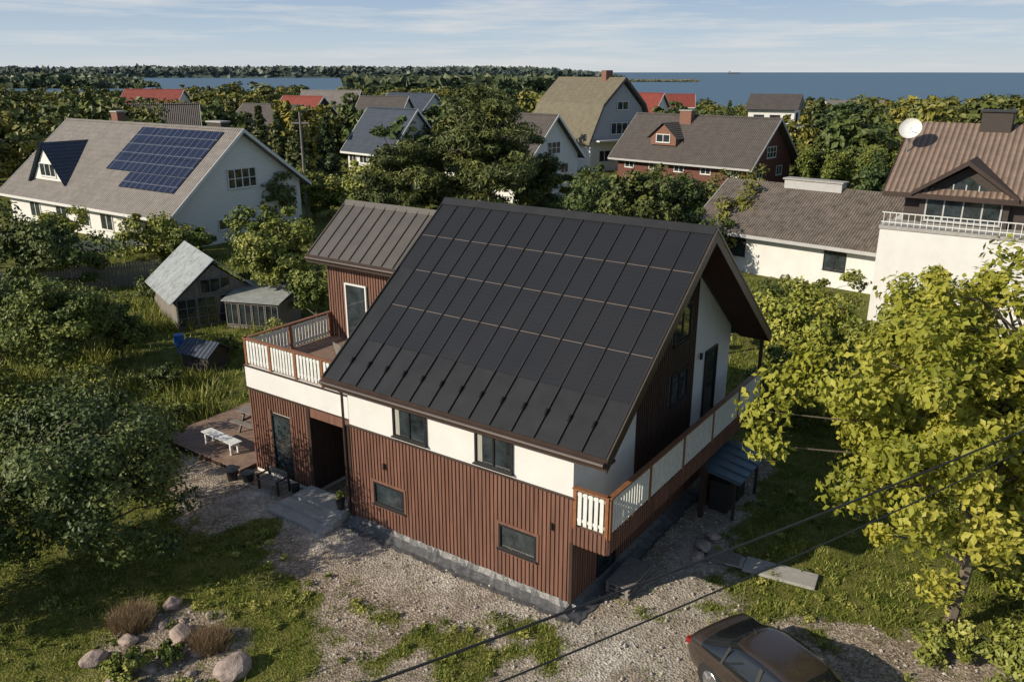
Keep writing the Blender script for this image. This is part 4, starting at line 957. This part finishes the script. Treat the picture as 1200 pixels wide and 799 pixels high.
coast("wooded_coast", -900, -420, 900, 120, 14, 2, ((.05, .07, .04), (.075, .10, .05), (.11, .13, .07)), taper=1)
coast("wooded_shore", -110, 60, 560, 80, 13, 3, ((.05, .07, .035), (.08, .10, .045), (.12, .14, .06)), taper=1)
coast("reed_spit", 150, 330, 1500, 60, 4.5, 4, ((.14, .13, .08), (.18, .17, .10), (.22, .21, .13)))
e = empty("cargo_ship", 2200, 8500, -4); m = MB(); m.box(-60, 60, -8, 8, 0, 9, 'darkwall'); m.box(-55, -35, -7, 7, 9.01, 24, 'greyw'); m.obj("hull", e)

def grass(name, n, x0, x1, y0, y1, hmin, hmax, mat, seed, cond, blades=6, spread=.06, wdt=.012):
    rng = np.random.default_rng(seed)
    x = rng.uniform(x0, x1, n); y = rng.uniform(y0, y1, n); k = cond(x, y, rng); x = x[k]; y = y[k]; n = len(x)
    lx = (x-HX)*c_+(y-HY)*s_; ly = -(x-HX)*s_+(y-HY)*c_
    ok = ~((lx > -13) & (lx < .5) & (ly > -.3) & (ly < 10.4)) & ~((lx > -17.7) & (lx < -12.8) & (ly > -.2) & (ly < 4.5)) & ~((lx>-10.4)&(lx<-7.6)&(ly>-1.3)&(ly<1))
    x = x[ok]; y = y[ok]; n = len(x)
    ct = rng.random(n)
    X = np.repeat(x, blades)+rng.normal(size=n*blades)*spread; Yb = np.repeat(y, blades)+rng.normal(size=n*blades)*spread
    hh = rng.uniform(hmin, hmax, n*blades); a = rng.uniform(0, 6.28, n*blades); lean = rng.uniform(.1, .9, n*blades)*hh; la = rng.uniform(0, 6.28, n*blades)
    w = wdt*(.6+.8*rng.random(n*blades))
    p0 = np.stack([X-np.cos(a)*w, Yb-np.sin(a)*w, np.zeros_like(X)-.01], 1); p1 = np.stack([X+np.cos(a)*w, Yb+np.sin(a)*w, np.zeros_like(X)-.01], 1)
    p2 = np.stack([X+np.cos(la)*lean, Yb+np.sin(la)*lean, hh], 1)
    V_ = np.stack([p0, p1, p2], 1).reshape(-1, 3); F_ = np.arange(len(V_)).reshape(-1, 3)
    t = np.repeat(np.clip(np.repeat(ct, blades)*.5+rng.random(n*blades)*.5, 0, 1), 3)
    COL.objects.link(bpy.data.objects.new(name, fast_mesh(name, V_, F_, [mat], attrs={"tint": t})))
gl = leafmat("grass_blades", (.08, .10, .016), (.18, .22, .038), (.34, .35, .085))
def cg(x, y, r):
    g, w = masks(x, y); return (g < .42) & (r.random(len(x)) < .25+.75*vnoise(x, y, .8, 9))
grass("lawn_grass", 24000, -17, 17, 13, 30, .05, .16, gl, 1, cg, 6, .07, .012)
grass("garden_grass", 16000, -32, 16, 28, 60, .1, .36, gl, 2, cg, 5, .15, .025)
grass("tall_weeds", 2200, -28, -11, 24, 46, .25, .8, LM['lime'], 8, lambda x, y, r: (masks(x, y)[0] < .4) & (vnoise(x, y, 2.2, 31) > .5), 12, .22, .03)
def cw_(x, y, r):
    g, w = masks(x, y); return (g > .25) & (w > .1) & (r.random(len(x)) < w)
grass("gravel_weeds", 9000, -12, 10, 12, 24, .03, .11, gl, 3, cw_, 7, .06, .012)
grass("dry_grass_tuft", 160000, -11, -5, 14, 19, .15, .5, LM['dry'], 4, lambda x, y, r: (np.hypot(x+9.4, y-17.0) < .42) | (np.hypot(x+7.2, y-16.2) < .35), 2, .06, .008)
rng = np.random.default_rng(77)
n = 18000; cx = rng.uniform(-14, 13, 520); cy = rng.uniform(12.5, 24, 520); g_, w_ = masks(cx, cy); k = (g_ < .75); cx = cx[k]; cy = cy[k]
lx_ = (cx-HX)*c_+(cy-HY)*s_; ly_ = -(cx-HX)*s_+(cy-HY)*c_; k = ~((lx_ > -13.2) & (lx_ < 1.0) & (ly_ > -.6)); cx = cx[k]; cy = cy[k]
ci = rng.integers(0, len(cx), n); rr = rng.random(len(cx))*.18+.06; off = unit(rng.normal(size=(n, 3)))*rng.random((n, 1))**.5
P = np.stack([cx[ci]+off[:, 0]*rr[ci], cy[ci]+off[:, 1]*rr[ci], np.abs(off[:, 2])*rr[ci]*.8+.02], 1)
Vv, Ff = leafquads(P, unit(rng.normal(size=(n, 3))*.5+np.array([0, 0, 1])), .07, rng)
COL.objects.link(bpy.data.objects.new("leafy_weeds", fast_mesh("leafy_weeds", Vv, Ff, [LM['lime']], attrs={"tint": np.repeat(rng.random(len(cx))[ci], 4)})))
n = 6000; X = rng.uniform(-11, 11, n); Yy = rng.uniform(12.5, 26, n); g_, w_ = masks(X, Yy); k = g_ > .5; X = X[k]; Yy = Yy[k]; n = len(X)
r_ = rng.random(n)**3*.045+.014
oc = np.array([[1, 0, 0], [0, 1, 0], [-1, 0, 0], [0, -1, 0], [0, 0, .7], [0, 0, -.7]]); fo = np.array([[0, 1, 4], [1, 2, 4], [2, 3, 4], [3, 0, 4], [1, 0, 5], [2, 1, 5], [3, 2, 5], [0, 3, 5]])
a = rng.random(n)*6.28; jit = 1+.2*rng.normal(size=(n, 6, 1))
Vs = oc[None]*jit*r_[:, None, None]; ca, sa = np.cos(a)[:, None], np.sin(a)[:, None]
Vs = np.stack([Vs[..., 0]*ca-Vs[..., 1]*sa+X[:, None], Vs[..., 0]*sa+Vs[..., 1]*ca+Yy[:, None], Vs[..., 2]+r_[:, None]*.4], -1)
sm = plain("pebble", (.42, .385, .34), .9, .35, 6)
COL.objects.link(bpy.data.objects.new("pebbles", fast_mesh("pebbles", Vs.reshape(-1, 3), (fo[None]+np.arange(n)[:, None, None]*6).reshape(-1, 3), [sm])))

# ---------------------------------------------------------------- light
el = math.radians(28); az = Vector((-.90, -.43)).normalized()
sdir = Vector((az.x*math.cos(el), az.y*math.cos(el), math.sin(el)))
sun = bpy.data.lights.new("sun", 'SUN'); sun.energy = 5.0; sun.angle = math.radians(.5); sun.color = (1, .885, .71)
so = bpy.data.objects.new("sun", sun); so.rotation_euler = sdir.to_track_quat('Z', 'Y').to_euler(); COL.objects.link(so)
w = bpy.data.worlds.new("World"); scene.world = w; w.use_nodes = True; nt = w.node_tree; L = nt.links
bg = nt.nodes["Background"]; sky = nt.nodes.new("ShaderNodeTexSky"); sky.sky_type = 'NISHITA'; sky.sun_disc = False
sky.sun_elevation = el; sky.sun_rotation = math.atan2(az.x, az.y); sky.air_density = 1.0; sky.dust_density = .5; sky.ozone_density = 1.5
tc = N(nt, "ShaderNodeTexCoord"); sz = N(nt, "ShaderNodeSeparateXYZ"); L.new(tc.outputs["Generated"], sz.inputs[0])
hr = ramp(nt, [(0.0, (6.2, 6.7, 7.0)), (.035, (4.8, 5.9, 7.0)), (.10, (3.0, 4.3, 6.2))]); L.new(sz.outputs[2], hr.inputs[0])
hf = N(nt, "ShaderNodeMapRange"); hf.inputs[1].default_value = .08; hf.inputs[2].default_value = .25; hf.inputs[3].default_value = .92; hf.inputs[4].default_value = 0; L.new(sz.outputs[2], hf.inputs[0])
mh = N(nt, "ShaderNodeMixRGB"); L.new(hf.outputs[0], mh.inputs[0]); L.new(sky.outputs[0], mh.inputs[1]); L.new(hr.outputs[0], mh.inputs[2])
mp = N(nt, "ShaderNodeMapping"); mp.inputs["Scale"].default_value = (2.4, 2.4, 34); L.new(tc.outputs["Generated"], mp.inputs[0])
nn = N(nt, "ShaderNodeTexNoise", Scale=2.0, Detail=9.0, Roughness=.62); L.new(mp.outputs[0], nn.inputs["Vector"])
rr_ = ramp(nt, [(.46, (0, 0, 0)), (.68, (.7, .7, .7))]); L.new(nn.outputs[0], rr_.inputs[0])
# clouds thin out overhead
cf = N(nt, "ShaderNodeMapRange"); cf.inputs[1].default_value = .12; cf.inputs[2].default_value = .4; cf.inputs[3].default_value = 1; cf.inputs[4].default_value = .25; L.new(sz.outputs[2], cf.inputs[0])
cm = N(nt, "ShaderNodeMath", operation='MULTIPLY'); L.new(rr_.outputs[0], cm.inputs[0]); L.new(cf.outputs[0], cm.inputs[1])
mx = N(nt, "ShaderNodeMixRGB"); mx.inputs[2].default_value = (7.3, 7.3, 7.2, 1); L.new(cm.outputs[0], mx.inputs[0]); L.new(mh.outputs[0], mx.inputs[1])
L.new(mx.outputs[0], bg.inputs[0]); bg.inputs[1].default_value = .10
# ---------------------------------------------------------------- camera
cam = bpy.data.cameras.new("camera"); co = bpy.data.objects.new("camera", cam); COL.objects.link(co)
co.location = (0, 0, 13); co.rotation_euler = (math.radians(90-18.26), 0, 0)
cam.sensor_width = 36; cam.lens = 955*36/1200; cam.clip_end = 40000; cam.clip_start = .3
scene.camera = co
scene.view_settings.view_transform = 'Standard'; scene.view_settings.look = 'None'; scene.view_settings.exposure = 0
